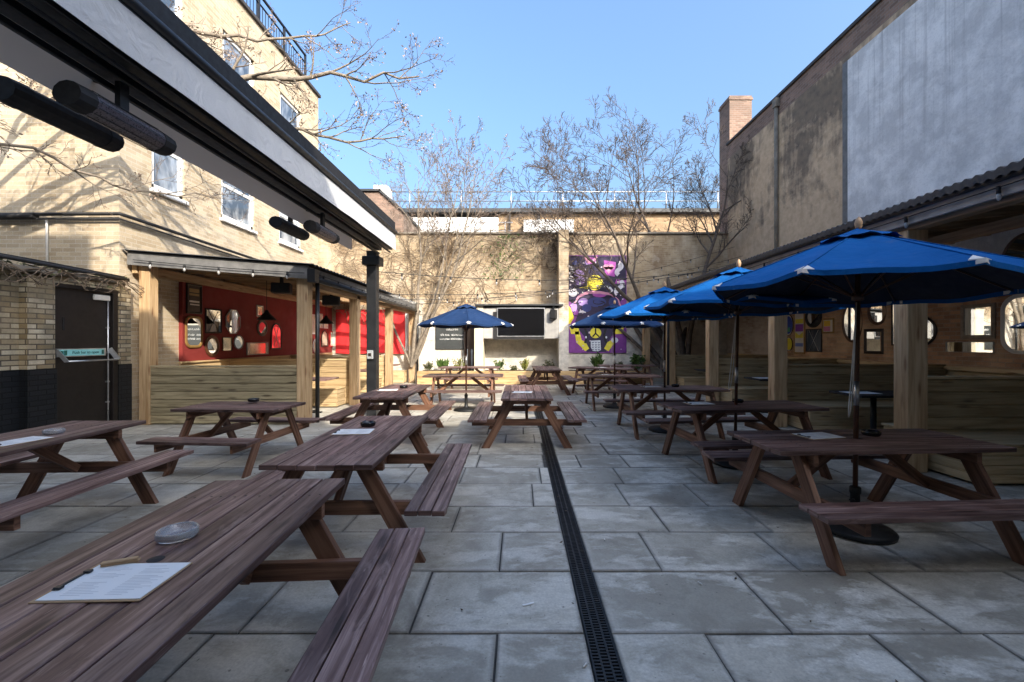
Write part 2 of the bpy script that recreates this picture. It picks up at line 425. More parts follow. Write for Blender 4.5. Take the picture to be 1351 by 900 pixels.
# paving slabs
t = NT('sandstone_slab'); p = t.pos()
isl = t.island()
n1 = t.noise(p, 1.3, 7, 0.65, 0.3); n2 = t.noise(p, 7.0, 6, 0.65); n3 = t.noise(p, 70.0, 4, 0.65); n4 = t.noise(p, 2.6, 8, 0.7, 0.6)
u = t.uv()
col = t.ramp(isl, [(0.0, (.36, .338, .275)), (0.35, (.48, .452, .375)), (0.7, (.56, .53, .44)), (1.0, (.64, .60, .50))])
col = t.mix(t.mrange(n2, 0.36, 0.66, 0, 0.6), col, (.29, .262, .21))
blot = t.mrange(n4, 0.50, 0.60)
col = t.mix(t.math('MULTIPLY', blot, 0.55), col, (.25, .226, .178))
sx, sy, _z = t.sep(u)     # uv: 0..1 across each slab -> pale rim and puddle marks of dried lime
ed = t.math('MINIMUM', t.math('MINIMUM', sx, t.math('SUBTRACT', 1.0, sx)), t.math('MINIMUM', sy, t.math('SUBTRACT', 1.0, sy)))
side = t.sep(p)[0]
more = t.mrange(side, -1.5, 2.0, 0.45, 1.0)
wash = t.mrange(t.noise(t.scale(p, 1.0, 2.0), 1.5, 8, 0.68, 0.25), 0.50, 0.575)
wash = t.math('MULTIPLY', wash, t.mrange(n2, 0.30, 0.6, 0.35, 1.0))
col = t.mix(t.math('MULTIPLY', wash, t.math('MULTIPLY', more, 0.8)), col, (.86, .835, .745))
dark = t.mrange(t.noise(p, 0.75, 6, 0.7, 0.8), 0.53, 0.66)
col = t.mix(t.math('MULTIPLY', dark, 0.6), col, (.22, .196, .152))
rim = t.mrange(t.math('ADD', ed, t.math('MULTIPLY', t.math('SUBTRACT', n4, 0.45), 0.5)), 0.0, 0.09, 1.0, 0.0)
col = t.mix(t.math('MULTIPLY', rim, 0.42), col, (.68, .65, .57))
grime = t.mrange(t.math('ADD', ed, t.math('MULTIPLY', t.math('SUBTRACT', n2, 0.5), 0.06)), 0.0, 0.022, 1.0, 0.0)
col = t.mix(t.math('MULTIPLY', grime, 0.5), col, (.10, .092, .08))
col = t.mix(t.mrange(n3, 0.3, 0.7, 0, 0.4), col, (.18, .17, .155))
spot = t.mrange(t.noise(p, 26.0, 2, 0.5), 0.70, 0.74)
col = t.mix(t.math('MULTIPLY', spot, 0.6), col, (.06, .055, .05))
t.bump(t.math('ADD', t.math('MULTIPLY', n2, 0.8), t.math('MULTIPLY', n3, 0.3)), 0.45, 0.008)
M['slab'] = t.fin(col, t.mrange(n1, 0.35, 0.65, 0.42, 0.72), 0, 0.4)
M['joint'] = plain('joint_mortar', (.060, .056, .050), 0.95, var=0.4, sc=12)
M['earth'] = plain('town_ground', (.16, .15, .13), 0.95)

# ------------------------------------------------------------------ setting: ground and paving
g = MB(); g.face([(-300, -300, -.05), (300, -300, -.05), (300, 300, -.05), (-300, 300, -.05)])
tag(g.build('ground', M['earth']), kind='structure')
g = MB(); g.face([(-7.4, -3.2, -.012), (8.0, -3.2, -.012), (8.0, 16.6, -.012), (-7.4, 16.6, -.012)])
tag(g.build('paving_bed', M['joint']), kind='structure')
DX0, DX1 = .345, .485
pv = MB(); pr = random.Random(3)
rows = [1.69, 2.29, 2.91, 3.50, 4.05, 4.69, 5.28, 5.88, 6.55]
while rows[-1] < 16.2: rows.append(rows[-1] + .6)
while rows[0] > -3.0: rows.insert(0, rows[0] - .6)
given = {1.69: [-1.02, -.12, .98, 1.85], 2.29: [-1.5, -.59, 1.45, 2.35], 2.91: [-.98, -.14, .96, 1.9], 3.50: [-1.45, -.56, 1.22]}
def slab(x0, x1, y0, y1):
    if x1 - x0 < .05: return
    gp = pr.uniform(.0035, .0075); h = pr.uniform(-.003, .003); c = .006
    tx, ty = pr.uniform(-.002, .002), pr.uniform(-.002, .002)
    lo = [(x0 + gp, y0 + gp), (x1 - gp, y0 + gp), (x1 - gp, y1 - gp), (x0 + gp, y1 - gp)]
    hi = [(x0 + gp + c, y0 + gp + c), (x1 - gp - c, y0 + gp + c), (x1 - gp - c, y1 - gp - c), (x0 + gp + c, y1 - gp - c)]
    zz = [h - tx - ty, h + tx - ty, h + tx + ty, h - tx + ty]
    b = len(pv.v)
    pv.v.extend([(p[0], p[1], -.012) for p in lo] + [(p[0], p[1], -.004 + zz[i]) for i, p in enumerate(lo)] + [(p[0], p[1], zz[i]) for i, p in enumerate(hi)])
    U = [(0, 0), (1, 0), (1, 1), (0, 1)]
    pv.idx([b + 8, b + 9, b + 10, b + 11], U)
    for i in range(4):
        j = (i + 1) % 4
        pv.idx([b + i, b + j, b + 4 + j, b + 4 + i], [U[i], U[j], U[j], U[i]])
        pv.idx([b + 4 + i, b + 4 + j, b + 8 + j, b + 8 + i], [U[i], U[j], U[j], U[i]])
for i in range(len(rows) - 1):
    y0, y1 = rows[i], rows[i + 1]
    cuts = sorted(given.get(rows[i], []))
    if cuts:
        lo, hi = cuts[0], cuts[-1]
    else:
        lo = hi = pr.uniform(.65, 1.3); cuts = [lo]
    while lo > -7.3: lo -= pr.choice([.6, .9, .9, .45, .84]); cuts.insert(0, lo)
    while hi < 8.0: hi += pr.choice([.6, .9, .9, .75, .84]); cuts.append(hi)
    for a, b in zip(cuts, cuts[1:]):
        a, b = max(a, -7.3), min(b, 7.95)
        if a >= b: continue
        if b <= DX0 or a >= DX1: slab(a, b, y0, y1)
        else:
            if a < DX0: slab(a, DX0, y0, y1)
            if b > DX1: slab(DX1, b, y0, y1)
tag(pv.build('paving', M['slab']), kind='structure')
lf = MB()
for k in range(110):
    q = pr.random()
    x = pr.uniform(-3.6, 4.4) if q < .5 else (pr.gauss(.415, .12) if q < .75 else pr.choice((-3.4, 4.3)) + pr.gauss(0, .25)); y = pr.uniform(1.3, 13)
    a = pr.uniform(0, 6.28); sz = pr.uniform(.008, .022); c, s_ = math.cos(a), math.sin(a); z = .006
    P = [(-sz, 0, pr.uniform(0, .006)), (0, -sz * .45, 0), (sz, 0, pr.uniform(0, .008)), (0, sz * .45, .002)]
    lf.face([(x + p[0] * c - p[1] * s_, y + p[0] * s_ + p[1] * c, z + p[2]) for p in P])
tag(lf.build('fallen_leaves', plain('dead_leaf', (.10, .062, .032), .8, var=.5, sc=3)), 'scattered dead leaf scraps on the paving', 'leaves', None, 'stuff')
# linear drain
dr = thing('drain_channel', 'long narrow black slotted drain grating running down the middle of the paving', 'drain', (.415, 0, 0))
d = MB()
for xx in (-.064, -.022, .022, .064): d.box(xx - .005, xx + .005, .3, 14.2, -.010, .001)
d.box(-.069, -.062, .3, 14.2, -.0115, .004); d.box(.062, .069, .3, 14.2, -.0115, .004)
d.build('channel_rail', M['iron'], dr)
d = MB(); yy = .9
while yy < 14.2:
    for k, xx in enumerate((-.042, 0, .042)):
        o = .011 if k == 1 else 0
        d.box(xx - .0165, xx + .0165, yy + o, yy + o + .010, -.010, -.0005)
    yy += .022
d.build('grating', M['iron'], dr)

# ------------------------------------------------------------------ buildings
def wall_open(mb, axis, plane, a0, a1, z0, z1, holes, depth, m=0, mrev=0):
    """wall sheet at axis=plane with rectangular openings and reveals going to plane-depth (axis 'x': a=y)"""
    xs = sorted({a0, a1, *[h[0] for h in holes], *[h[1] for h in holes]})
    zs = sorted({z0, z1, *[h[2] for h in holes], *[h[3] for h in holes]})
    P = (lambda a, z, o=0: (plane + o, a, z)) if axis == 'x' else (lambda a, z, o=0: (a, plane + o, z))
    for i in range(len(xs) - 1):
        for j in range(len(zs) - 1):
            ca, cz = (xs[i] + xs[i + 1]) / 2, (zs[j] + zs[j + 1]) / 2
            if any(h[0] < ca < h[1] and h[2] < cz < h[3] for h in holes): continue
            q = [(xs[i], zs[j]), (xs[i + 1], zs[j]), (xs[i + 1], zs[j + 1]), (xs[i], zs[j + 1])]
            mb.face([P(*p) for p in q], q, m)
    for h in holes:
        for (p, q) in (((h[0], h[2]), (h[1], h[2])), ((h[1], h[2]), (h[1], h[3])), ((h[1], h[3]), (h[0], h[3])), ((h[0], h[3]), (h[0], h[2]))):
            mb.face([P(*p), P(*q), P(*q, depth), P(*p, depth)], [p, q, (q[0] + .1, q[1] + .1), (p[0] + .1, p[1] + .1)], mrev)

# -- tall yellow brick house on the left
LX = -7.2
house = thing('brick_house', 'tall yellow stock brick building with white sash windows and a railed roof', 'building', (0, 0, 0))
wins = [(8.43, 9.25, 4.54, 6.3), (10.4, 11.68, 4.52, 6.2), (12.9, 14.15, 4.54, 6.2),
        (8.5, 9.2, 7.4, 9.2), (10.45, 11.68, 7.4, 9.12), (12.95, 14.15, 7.4, 9.05)]
w = MB()
wall_open(w, 'x', LX, 7.75, 15.4, 0, 10.25, wins, -.11)
w.face([(-16, 7.75, 0), (LX, 7.75, 0), (LX, 7.75, 10.25), (-16, 7.75, 10.25)], [(-16, 0), (LX, 0), (LX, 10.25), (-16, 10.25)], 1)
w.face([(LX, 15.4, 0), (-16, 15.4, 0), (-16, 15.4, 10.25), (LX, 15.4, 10.25)], [(LX, 0), (-16, 0), (-16, 10.25), (LX, 10.25)], 1)
w.face([(-16, 15.4, 0), (-16, 7.75, 0), (-16, 7.75, 10.25), (-16, 15.4, 10.25)], [(15.4, 0), (7.75, 0), (7.75, 10.25), (15.4, 10.25)], 1)
w.build('wall', [M['b_yellow'], M['b_yellow']], house)
w = MB(); w.box(-16.1, LX + .07, 7.68, 15.47, 10.25, 10.36); w.build('roof', M['dkcoping'], house, .01)
rail = None
w = MB()
for yy in (8.1, 9.4, 10.7, 12.0, 13.3, 14.6): w.box(LX - .10, LX - .04, yy - .03, yy + .03, 10.36, 11.25)
w.box(LX - .10, LX - .04, 7.9, 14.63, 11.2, 11.25); w.box(LX - .09, LX - .05, 7.9, 14.6, 10.45, 10.48); w.box(LX - .09, LX - .05, 7.9, 14.6, 10.95, 10.98)
yy = 7.98
while yy < 14.55:
    w.box(LX - .078, LX - .062, yy - .006, yy + .006, 10.48, 10.95); yy += .14
w.build('roof_railing', M['black'], house)
for (a, b, z0, z1) in wins:
    f = MB(); x0, x1 = LX - .095, LX - .035
    t_ = .095
    f.box(x0, x1, a, a + t_, z0, z1); f.box(x0, x1, b - t_, b, z0, z1); f.box(x0, x1, a, b, z0, z0 + t_ + .02); f.box(x0, x1, a, b, z1 - t_, z1)
    zm = (z0 + z1) / 2
    f.box(x0 + .01, x1 - .01, a + t_, b - t_, zm - .03, zm + .03)
    ym = (a + b) / 2
    f.box(x0 + .015, x1 - .015, a + t_, b - t_, zm + .03, zm + .055)
    fr = f.build('window', M['white'], house, .006)
    f = MB(); f.face([(x0 + .03, a + .05, z0 + .05), (x0 + .03, b - .05, z0 + .05), (x0 + .03, b - .05, z1 - .05), (x0 + .03, a + .05, z1 - .05)])
    f.build('pane', M['pane'], fr)
    f = MB(); f.box(LX - .10, LX + .07, a - .06, b + .06, z0 - .075, z0 - .002); f.build('sill', M['white'], fr, .008)
    f = MB(); f.box(LX - .10, LX + .006, a - .06, b + .06, z1 + .002, z1 + .22); f.build('lintel', M['b_yellow'], fr)
# service pipes and cables along the house
c = MB(); c.tube([(-16, 7.66, 3.77), (-12.5, 7.66, 3.79), (-9.2, 7.66, 3.80), (LX + .09, 7.66, 3.81), (LX + .09, 7.75, 3.81), (LX + .09, 15.3, 3.68)], .032, 8)
c.tube([(-12, 7.68, 3.72), (LX + .07, 7.68, 3.73), (LX + .07, 15.3, 3.60)], .016, 6)
cb = c.build('service_pipe', M['cable'])
tag(cb, 'thin dark service pipes running round the corner of the yellow brick building', 'pipe')
c = MB(); c.tube([(-9.7, 7.66, 3.76), (-8.6, 7.66, 3.77)], .06, 10); c.build('insulation_sleeve', M['matblack'], cb)
c = MB(); c.tube([(-8.45, 7.70, 3.72), (-8.44, 7.70, 2.75)], .018, 6)
tag(c.build('white_cable', M['wcable']), 'short white cable dropping down sooty brick above the low wall', 'cable')

# -- low yard wall with pilaster, black painted base, fire door
lw = thing('yard_wall', 'low mixed stock brick yard wall with black painted base beside the fire door', 'wall')
w = MB()
w.wbox(-7.5, -7.18, -3.0, 6.55, 1.14, 2.55); w.wbox(-7.19, -7.06, 6.18, 6.55, 1.14, 2.5)
w.wbox(-7.5, -7.08, 6.55, 7.74, 2.44, 2.56); w.wbox(-7.19, -7.09, 7.62, 7.86, 1.14, 2.5)
w.build('wall', M['b_low'], lw)
w = MB(); w.wbox(-7.5, -7.165, -3.0, 6.56, 0, 1.139); w.wbox(-7.18, -7.045, 6.17, 6.56, 0, 1.139); w.wbox(-7.18, -7.08, 7.61, 7.87, 0, 1.139)
w.build('painted_base', M['b_black'], lw)
w = MB(); w.box(-7.56, -7.0, -3.0, 6.6, 2.55, 2.62); w.box(-7.5, -7.02, 6.6, 7.74, 2.56, 2.63); w.build('coping', M['stone'], lw, .012)
c = MB(); r2 = random.Random(5)
for k in range(80):
    y = r2.uniform(4.4, 7.8); x = r2.uniform(-7.4, -6.98); z = 2.62 + r2.uniform(-.02, .06)
    pts = [Vector((x, y, z))]; dr_ = Vector((r2.uniform(-.15, .15), r2.choice([-1, 1]) * r2.uniform(.5, 1), r2.uniform(-.25, .15)))
    for j in range(6):
        dr_ += Vector((r2.uniform(-.2, .25), r2.uniform(-.3, .3), r2.uniform(-.35, .2)))
        p = pts[-1] + dr_ * .09
        if p.z < 2.64: p.x = max(p.x, -6.97) if p.z < 2.5 else p.x
        p.z = max(p.z, 2.36)
        if p.z < 2.62: p.x = max(p.x, -6.99)
        p.x = min(p.x, -6.90)
        pts.append(p)
    c.tube(pts, [r2.uniform(.004, .009)] * 7, 4, 0, False)
for k in range(260):
    y = r2.uniform(4.4, 7.7); p = Vector((r2.uniform(-7.3, -6.94), y, 2.635 + r2.uniform(0, .05)))
    if p.x > -6.99: p.z = r2.uniform(2.42, 2.66)
    a = Vector((r2.uniform(-1, 1), r2.uniform(-1, 1), r2.uniform(-.5, 1))).normalized() * .03; b = Vector((r2.uniform(-1, 1), r2.uniform(-1, 1), r2.uniform(-1, 1))).normalized() * .018
    c.face([p - a, p + b, p + a, p - b], None, 1)
tag(c.build('dry_creeper', [M['vine'], M['leafC']]), 'tangle of dry creeper stems and moss along the top of the yard wall', 'creeper')
c = MB(); c.tube([(-6.99, 4.6, 2.70), (-6.99, 5.9, 2.69), (-6.98, 6.9, 2.66), (-6.99, 7.7, 2.64)], .028, 8)
c.tube([(-7.03, 4.6, 2.74), (-7.02, 6.2, 2.72), (-7.03, 7.7, 2.68)], .018, 6)
tag(c.build('black_cable', M['cable']), 'black cables lying along the top of the low yard wall', 'cable')
dl = thing('fire_door', 'dark brown fire door with silver push bar and green sign set in the low brick wall', 'door', (-7.12, 7.08, 0), R(90))
# local: x along +Y world, -y towards +X
d = MB(); d.box(-.53, .44, .02, .07, .01, 2.38); df = d.build('door_leaf', M['door'], dl, .004)
d = MB(); d.box(-.35, -.32, .012, .02, 1.72, 1.92); d.build('letter_slot', M['matblack'], df)
d = MB(); d.box(-.53, .54, -.03, .09, 2.38, 2.44); d.box(.44, .53, -.03, .09, 0, 2.38); d.build('door_frame', M['door'], dl, .004)
d = MB(); d.box(.12, .40, -.025, .018, 2.24, 2.33); d.build('door_closer', M['wframe'], df, .01)
d = MB(); d.tube([(.37, -.005, .02), (.37, -.005, 2.24)], .011, 8)
for z in (.5, .85, 1.35, 1.78): d.box(.345, .395, -.012, .02, z - .012, z + .012)
d.build('bolt_rod', M['steel'], df)
d = MB(); d.box(-.46, .33, -.012, .018, 1.30, 1.43); pb = d.build('push_bar', M['steel'], df, .004)
d = MB(); d.beam((-.45, 0, 1.40), (-.40, -.10, 1.23), .03, .05); d.beam((.40, 0, 1.42), (.46, -.10, 1.23), .03, .07); d.tube([(-.40, -.10, 1.23), (.46, -.10, 1.23)], .013, 8)
d.build('bar_handle', M['steel'], pb)
d = MB(); d.box(-.43, .29, -.0155, -.0122, 1.315, 1.415); sg = d.build('sign_plate', M['signface'], pb)

def text_mesh(s, size, mat, name, parent, loc, rot=(R(90), 0, 0), depth=.0012):
    cu = bpy.data.curves.new('lettering', 'FONT'); cu.body = s; cu.size = size; cu.align_x = 'CENTER'; cu.align_y = 'CENTER'; cu.extrude = depth
    o = bpy.data.objects.new('tmp_text', cu); COL.objects.link(o)
    dg = bpy.context.evaluated_depsgraph_get(); dg.update()
    me = bpy.data.meshes.new_from_object(o.evaluated_get(dg)); bpy.data.objects.remove(o)
    me.materials.clear(); me.materials.append(mat)
    q = bpy.data.objects.new(name, me); COL.objects.link(q); q.parent = parent; q.location = loc; q.rotation_euler = rot
    CH.setdefault(parent, []).append(q); CH.setdefault(q, [])
    return q
text_mesh('Push bar to open', .062, M['lettergrn'], 'lettering', pb, (-.02, -.0175, 1.365))
d = MB()
d.box(-.41, -.37, -.0185, -.0157, 1.335, 1.395); d.box(-.36, -.315, -.0185, -.0157, 1.328, 1.402); d.box(.245, .28, -.0185, -.0157, 1.33, 1.40)
d.build('pictogram', M['lettergrn'], pb)

# -- tall rendered building on the right
RX = 7.9
rb = thing('rendered_building', 'tall windowless building with stained taupe render and a dark coping', 'building')
w = MB()
w.face([(RX, 16.4, 2.95), (RX, -1.5, 2.95), (RX, -1.5, 8.45), (RX, 16.4, 8.45)], [(-16.4, 2.95), (1.5, 2.95), (1.5, 8.45), (-16.4, 8.45)])
w.face([(15, 16.4, 0), (RX, 16.4, 0), (RX, 16.4, 9.0), (15, 16.4, 9.0)], [(15, 0), (RX, 0), (RX, 9), (15, 9)])
w.face([(RX, -1.5, 0), (15, -1.5, 0), (15, -1.5, 9.0), (RX, -1.5, 9.0)], [(RX, 0), (15, 0), (15, 9), (RX, 9)])
w.face([(15, -1.5, 0), (15, 16.4, 0), (15, 16.4, 9), (15, -1.5, 9)], [(0, 0), (19, 0), (19, 9), (0, 9)])
w.build('wall', M['render'], rb)
w = MB(); w.wbox(RX, 14.99, -1.49, 16.39, 8.452, 8.98); w.build('parapet', M['b_worn'], rb)
w = MB(); w.box(RX - .05, 15.05, -1.55, 16.45, 8.982, 9.08); w.build('roof', M['dkcoping'], rb, .01)
w = MB(); w.wbox(RX - .05, RX + .2, -1.48, 13.6, 0, 2.949); w.build('brick_base', M['b_brown'], rb)
w = MB(); w.wbox(RX - .05, RX + .2, 13.602, 16.38, 0, 2.949); w.build('whitewashed_base', M['b_white'], rb)
w = MB(); w.wbox(RX - .03, RX + .1, -1.47, 10.36, 2.98, 8.29); w.build('painted_panel', M['panel'], rb)
w = MB(); w.wbox(RX - .035, RX + .1, 10.363, 10.52, 2.98, 8.29); w.build('panel_edge', M['grey'], rb)
w = MB(); w.tube([(RX - .06, 13.2, 3.0), (RX - .06, 13.2, 8.7)], .055, 10); w.box(RX - .13, RX, 13.1, 13.3, 8.7, 8.95); w.build('drain_pipe', M['stone'], rb)
w = MB(); w.wbox(RX + .1, RX + .95, 16.46, 17.3, 0, 10.75); ck = w.build('chimney', M['b_worn'], rb)
w = MB(); w.wbox(RX + .07, RX + .98, 16.43, 17.33, 10.752, 10.84); w.wbox(RX + .1, RX + .95, 16.46, 17.3, 10.842, 10.92); w.build('chimney_cap', M['b_worn'], ck)

# -- the pub behind the camera (casts the shade over the front of the yard)
pub = thing('pub_building', 'brick pub behind the camera whose upper storeys shade the near paving', 'building')
w = MB(); w.wbox(-18, -.47, -9, -3.1, 0, 11.6); w.wbox(-.47, 3.84, -9, -3.1, 0, 10.4); w.wbox(3.84, 16, -9, -3.1, 0, 8.25)
w.build('wall', M['b_front'], pub)

# -- back wall of the yard
bw = thing('back_wall', 'old whitewashed brick wall closing the far end of the yard', 'wall')
w = MB(); w.wbox(-9, RX, 16.4, 16.8, 0, 5.60); w.build('wall', M['b_back'], bw)
w = MB(); w.box(-9, RX - .01, 16.33, 16.87, 5.602, 5.68); w.build('coping', M['stone'], bw, .015)
w = MB(); w.wbox(1.40, 1.75, 15.5, 16.399, 0, 5.55); w.build('buttress', M['b_back'], bw)
w = MB(); w.wbox(-1.64, -1.32, 15.5, 16.399, 0, 2.8); w.build('buttress', M['cream'], bw)
w = MB(); w.box(-2.10, -1.66, 16.2, 16.39, 0, 2.3); w.build('boarding', M['brown'], bw, .01)
w = MB(); 
for xx in (-1.98, -1.80): w.tube([(xx, 16.14, .3), (xx, 16.14, 1.25)], .035, 10)
w.build('grey_pipe', M['socket'], bw)

# -- low flat-roofed building beyond, with rooftop rails
fb = thing('flat_roofed_building', 'long flat-roofed brick building with roof rails beyond the back wall', 'building')
w = MB(); w.wbox(-1.2, 16, 24, 30, 0, 8.62); w.build('wall', M['b_far'], fb)
w = MB(); w.wbox(-12, -1.202, 23.9, 30, 0, 8.4); w.build('white_wall', M['white'], fb)
w = MB(); w.box(-12.2, 16.2, 23.7, 30.2, 8.63, 8.86); w.build('roof', M['sheet'], fb, .02)
w = MB(); w.wbox(.2, 2.9, 23.2, 23.99, 0, 8.08); w.build('white_parapet', M['white'], fb)
w = MB(); w.box(.95, 1.12, 23.9, 23.995, 8.1, 8.6); w.box(-.6, -.52, 23.8, 23.88, 7.6, 8.9); w.build('downpipe', M['matblack'], fb)
w = MB()
for xx in (-9.1, -6.2, -3.3, -.5, 2.4, 5.3, 8.2, 11.1): w.tube([(xx, 24.2, 8.86), (xx, 24.2, 10.0)], .04, 6)
for zz in (9.92, 9.40): w.tube([(-12, 24.2, zz), (14, 24.2, zz)], .028, 6)
w.build('roof_rail', M['steel'], fb)
w = MB(); w.tube([(-12, 23.3, 7.95), (-.4, 23.3, 7.95)], .03, 6); w.tube([(-12, 23.3, 7.5), (-.4, 23.3, 7.5)], .02, 6)
for xx in (-9, -5, -.8): w.tube([(xx, 23.3, 0), (xx, 23.3, 8.0)], .03, 6)
w.build('handrail', M['steel'], fb)
gh = thing('gabled_house', 'small brick gable with a white chimney seen past the awning end', 'building')
w = MB(); w.prism([(-12, 0), (-5.4, 0), (-5.4, 7.5), (-6.5, 8.45), (-12, 8.45)], 20, 23); w.build('wall', M['b_worn'], gh)
w = MB(); w.beam((-5.3, 21.5, 7.49), (-6.5, 21.5, 8.53), 3.2, .10); w.beam((-6.45, 21.5, 8.53), (-12.2, 21.5, 8.53), 3.2, .10); w.build('roof', M['sheet'], gh)
w = MB(); w.wbox(-7.0, -6.35, 20.6, 21.4, 8.3, 9.0); w.build('chimney', M['white'], gh)
# ------------------------------------------------------------------ timber shelters
def boards(mb, axis, plane, a0, a1, z0, z1, th, n, gap=.012, back=False):
    """horizontal boards on a plane; axis 'y' -> plane y=plane, a along x; axis 'x' -> plane x=plane, a along y; th signed"""
    h = (z1 - z0) / n
    for i in range(n):
        lo, hi = z0 + i * h + gap / 2, z0 + (i + 1) * h - gap / 2
        if i < n - 1:
            g0, g1 = hi, hi + gap; q = th * .55
            if axis == 'y': mb.box(a0, a1, min(plane + q, plane + th), max(plane + q, plane + th), g0, g1, 0, 0)
            else: mb.box(min(plane + q, plane + th), max(plane + q, plane + th), a0, a1, g0, g1, 0, 1)
        if axis == 'y': mb.box(a0, a1, min(plane, plane + th), max(plane, plane + th), lo, hi, 0, 0)
        else: mb.box(min(plane, plane + th), max(plane, plane + th), a0, a1, lo, hi, 0, 1)

def corrugated(mb, x0, x1, y0, y1, zx0, zx1, pitch=.15, amp=.018, axis='y'):
    """sheet sloping in x, corrugations repeating along y (axis 'y')"""
    n = int((y1 - y0) / (pitch / 6))
    for k in range(n):
        ya, yb = y0 + (y1 - y0) * k / n, y0 + (y1 - y0) * (k + 1) / n
        za, zb = amp * math.sin(2 * math.pi * (ya - y0) / pitch), amp * math.sin(2 * math.pi * (yb - y0) / pitch)
        mb.face([(x0, ya, zx0 + za), (x1, ya, zx1 + za), (x1, yb, zx1 + zb), (x0, yb, zx0 + zb)], None, 0, True)

# ---- left shelter
ls = thing('timber_shelter', 'sunlit pale timber shelter with grey fascia and red painted back wall', 'shelter')
for (x, y) in ((-6.93, 8.05), (-4.02, 8.05), (-4.02, 10.5), (-4.02, 13.25), (-4.02, 16.05)):
    p = MB(); s_ = .10
    top = 2.95 if x < -6 else 2.72
    p.box(x - s_, x + s_, y - s_, y + s_, 0, top); p.build('post', M['timber'], ls, .008)
p = MB(); p.beam((-7.15, 7.86, 3.06), (-3.86, 7.86, 2.80), .035, .24); p.box(-3.875, -3.84, 7.88, 16.3, 2.66, 2.90); p.build('fascia', M['grey'], ls, .004)
p = MB(); corrugated(p, -7.19, -3.74, 7.78, 12.95, 3.20, 2.935); corrugated(p, -7.19, -5.95, 12.96, 16.36, 3.20, 3.105); p.build('roof', M['sheet'], ls)
p = MB(); corrugated(p, -5.948, -3.74, 12.96, 16.36, 3.106, 2.936); p.build('added_clear_sheet', M['clear'], ls)  # clear bay added to let sun through onto the red cloth
p = MB(); p.tube([(-3.79, 7.9, 2.70), (-3.79, 16.3, 2.66)], .05, 8); p.box(-3.86, -3.72, 7.82, 7.98, 2.62, 2.86); p.build('gutter', M['black'], ls)
for yy in (8.22, 16.27):
    p = MB(); p.tube([(-3.86, yy, 0), (-3.86, yy, 2.66)], .038, 10); p.build('drain_pipe', M['black'], ls)
p = MB()
for yy in [7.98 + .62 * i for i in range(14)]: p.beam((-7.16, yy, 3.06), (-3.9, yy, 2.80), .05, .12)
p.build('rafter', M['roofwood'], ls)
p = MB(); p.box(-7.16, -7.06, 7.95, 16.3, 2.80, 2.97); p.build('wall_plate', M['timber'], ls, .006)
p = MB(); p.box(-4.12, -3.92, 8.16, 15.94, 2.56, 2.66); p.build('eaves_beam', M['roofwood'], ls, .006)
p = MB(); boards(p, 'y', 7.97, -6.83, -4.12, .02, 1.06, .035, 7); p.box(-6.84, -4.115, 7.965, 8.07, 1.062, 1.095); p.build('front_panel', M['boardg'], ls, .004)
p = MB(); p.box(-7.199, -7.12, 9.1, 16.35, 1.12, 2.80); p.build('red_wall', M['red'], ls)
p = MB(); boards(p, 'x', -7.12, 9.0, 16.3, .02, 1.08, .03, 7); p.box(-7.14, -7.05, 9.0, 16.3, 1.082, 1.115); p.build('wall_lining', M['boardp'], ls, .003)
# end wall cloth: gathered sheet
def cloth(name, mat, parent, x0, x1, z0, z1, y, folds, amp, seed, along='x'):
    r = random.Random(seed); m = MB(); nx, nz = 44, 14
    V = {}
    ph = [r.uniform(0, 6.28) for _ in range(4)]
    for i in range(nx + 1):
        for j in range(nz + 1):
            a, b = i / nx, j / nz
            d = amp * (math.sin(folds * 6.28 * a + ph[0] + 1.3 * b) * (1 - .5 * b) + .6 * math.sin(folds * 1.7 * 6.28 * a + ph[1] - 2.2 * b))
            V[i, j] = len(m.v); m.v.append((x0 + (x1 - x0) * a, y + d - amp * 1.8, z0 + (z1 - z0) * b + .02 * math.sin(9 * a + ph[2]) * (1 - b)))
    for i in range(nx):
        for j in range(nz): m.idx([V[i, j], V[i + 1, j], V[i + 1, j + 1], V[i, j + 1]], [(0, 0)] * 4, 0, True)
    return m.build(name, mat, parent)
cl = cloth('red_hanging', M['redcloth'], None, -6.98, -4.35, 1.08, 2.74, 16.36, 4, .022, 3)
tag(cl, 'bright red cloth hung across the sunlit end wall of the shelter', 'cloth')
cl = cloth('white_hanging', M['white'], None, -4.33, -4.14, 1.2, 2.66, 16.30, 2, .02, 9)
tag(cl, 'narrow white cloth hanging beside the red cloth at the shelter end', 'cloth')

# ---- booths
def bench(label, x0, x1, y0, y1, mat, group, zs=.45, inner='y'):
    b = thing('booth_bench', label, 'bench', ((x0 + x1) / 2, (y0 + y1) / 2, 0), 0, group)
    hx, hy = (x1 - x0) / 2, (y1 - y0) / 2
    m = MB(); boards(m, 'y', -hy, -hx + .02, hx - .02, .02, zs - .03, .02, 4); boards(m, 'y', hy, -hx + .02, hx - .02, .02, zs - .03, -.02, 4)
    boards(m, 'x', -hx, -hy, hy, .02, zs - .03, .02, 4); boards(m, 'x', hx, -hy, hy, .02, zs - .03, -.02, 4)
    m.build('box_base', mat, b, .003)
    m = MB(); n = 4; w_ = (2 * hy + .03) / n
    for i in range(n): m.box(-hx - .02, hx + .02, -hy - .015 + i * w_ + .002, -hy - .015 + (i + 1) * w_ - .002, zs - .028, zs, 0, 0)
    m.build('seat', mat, b, .004)
    return b
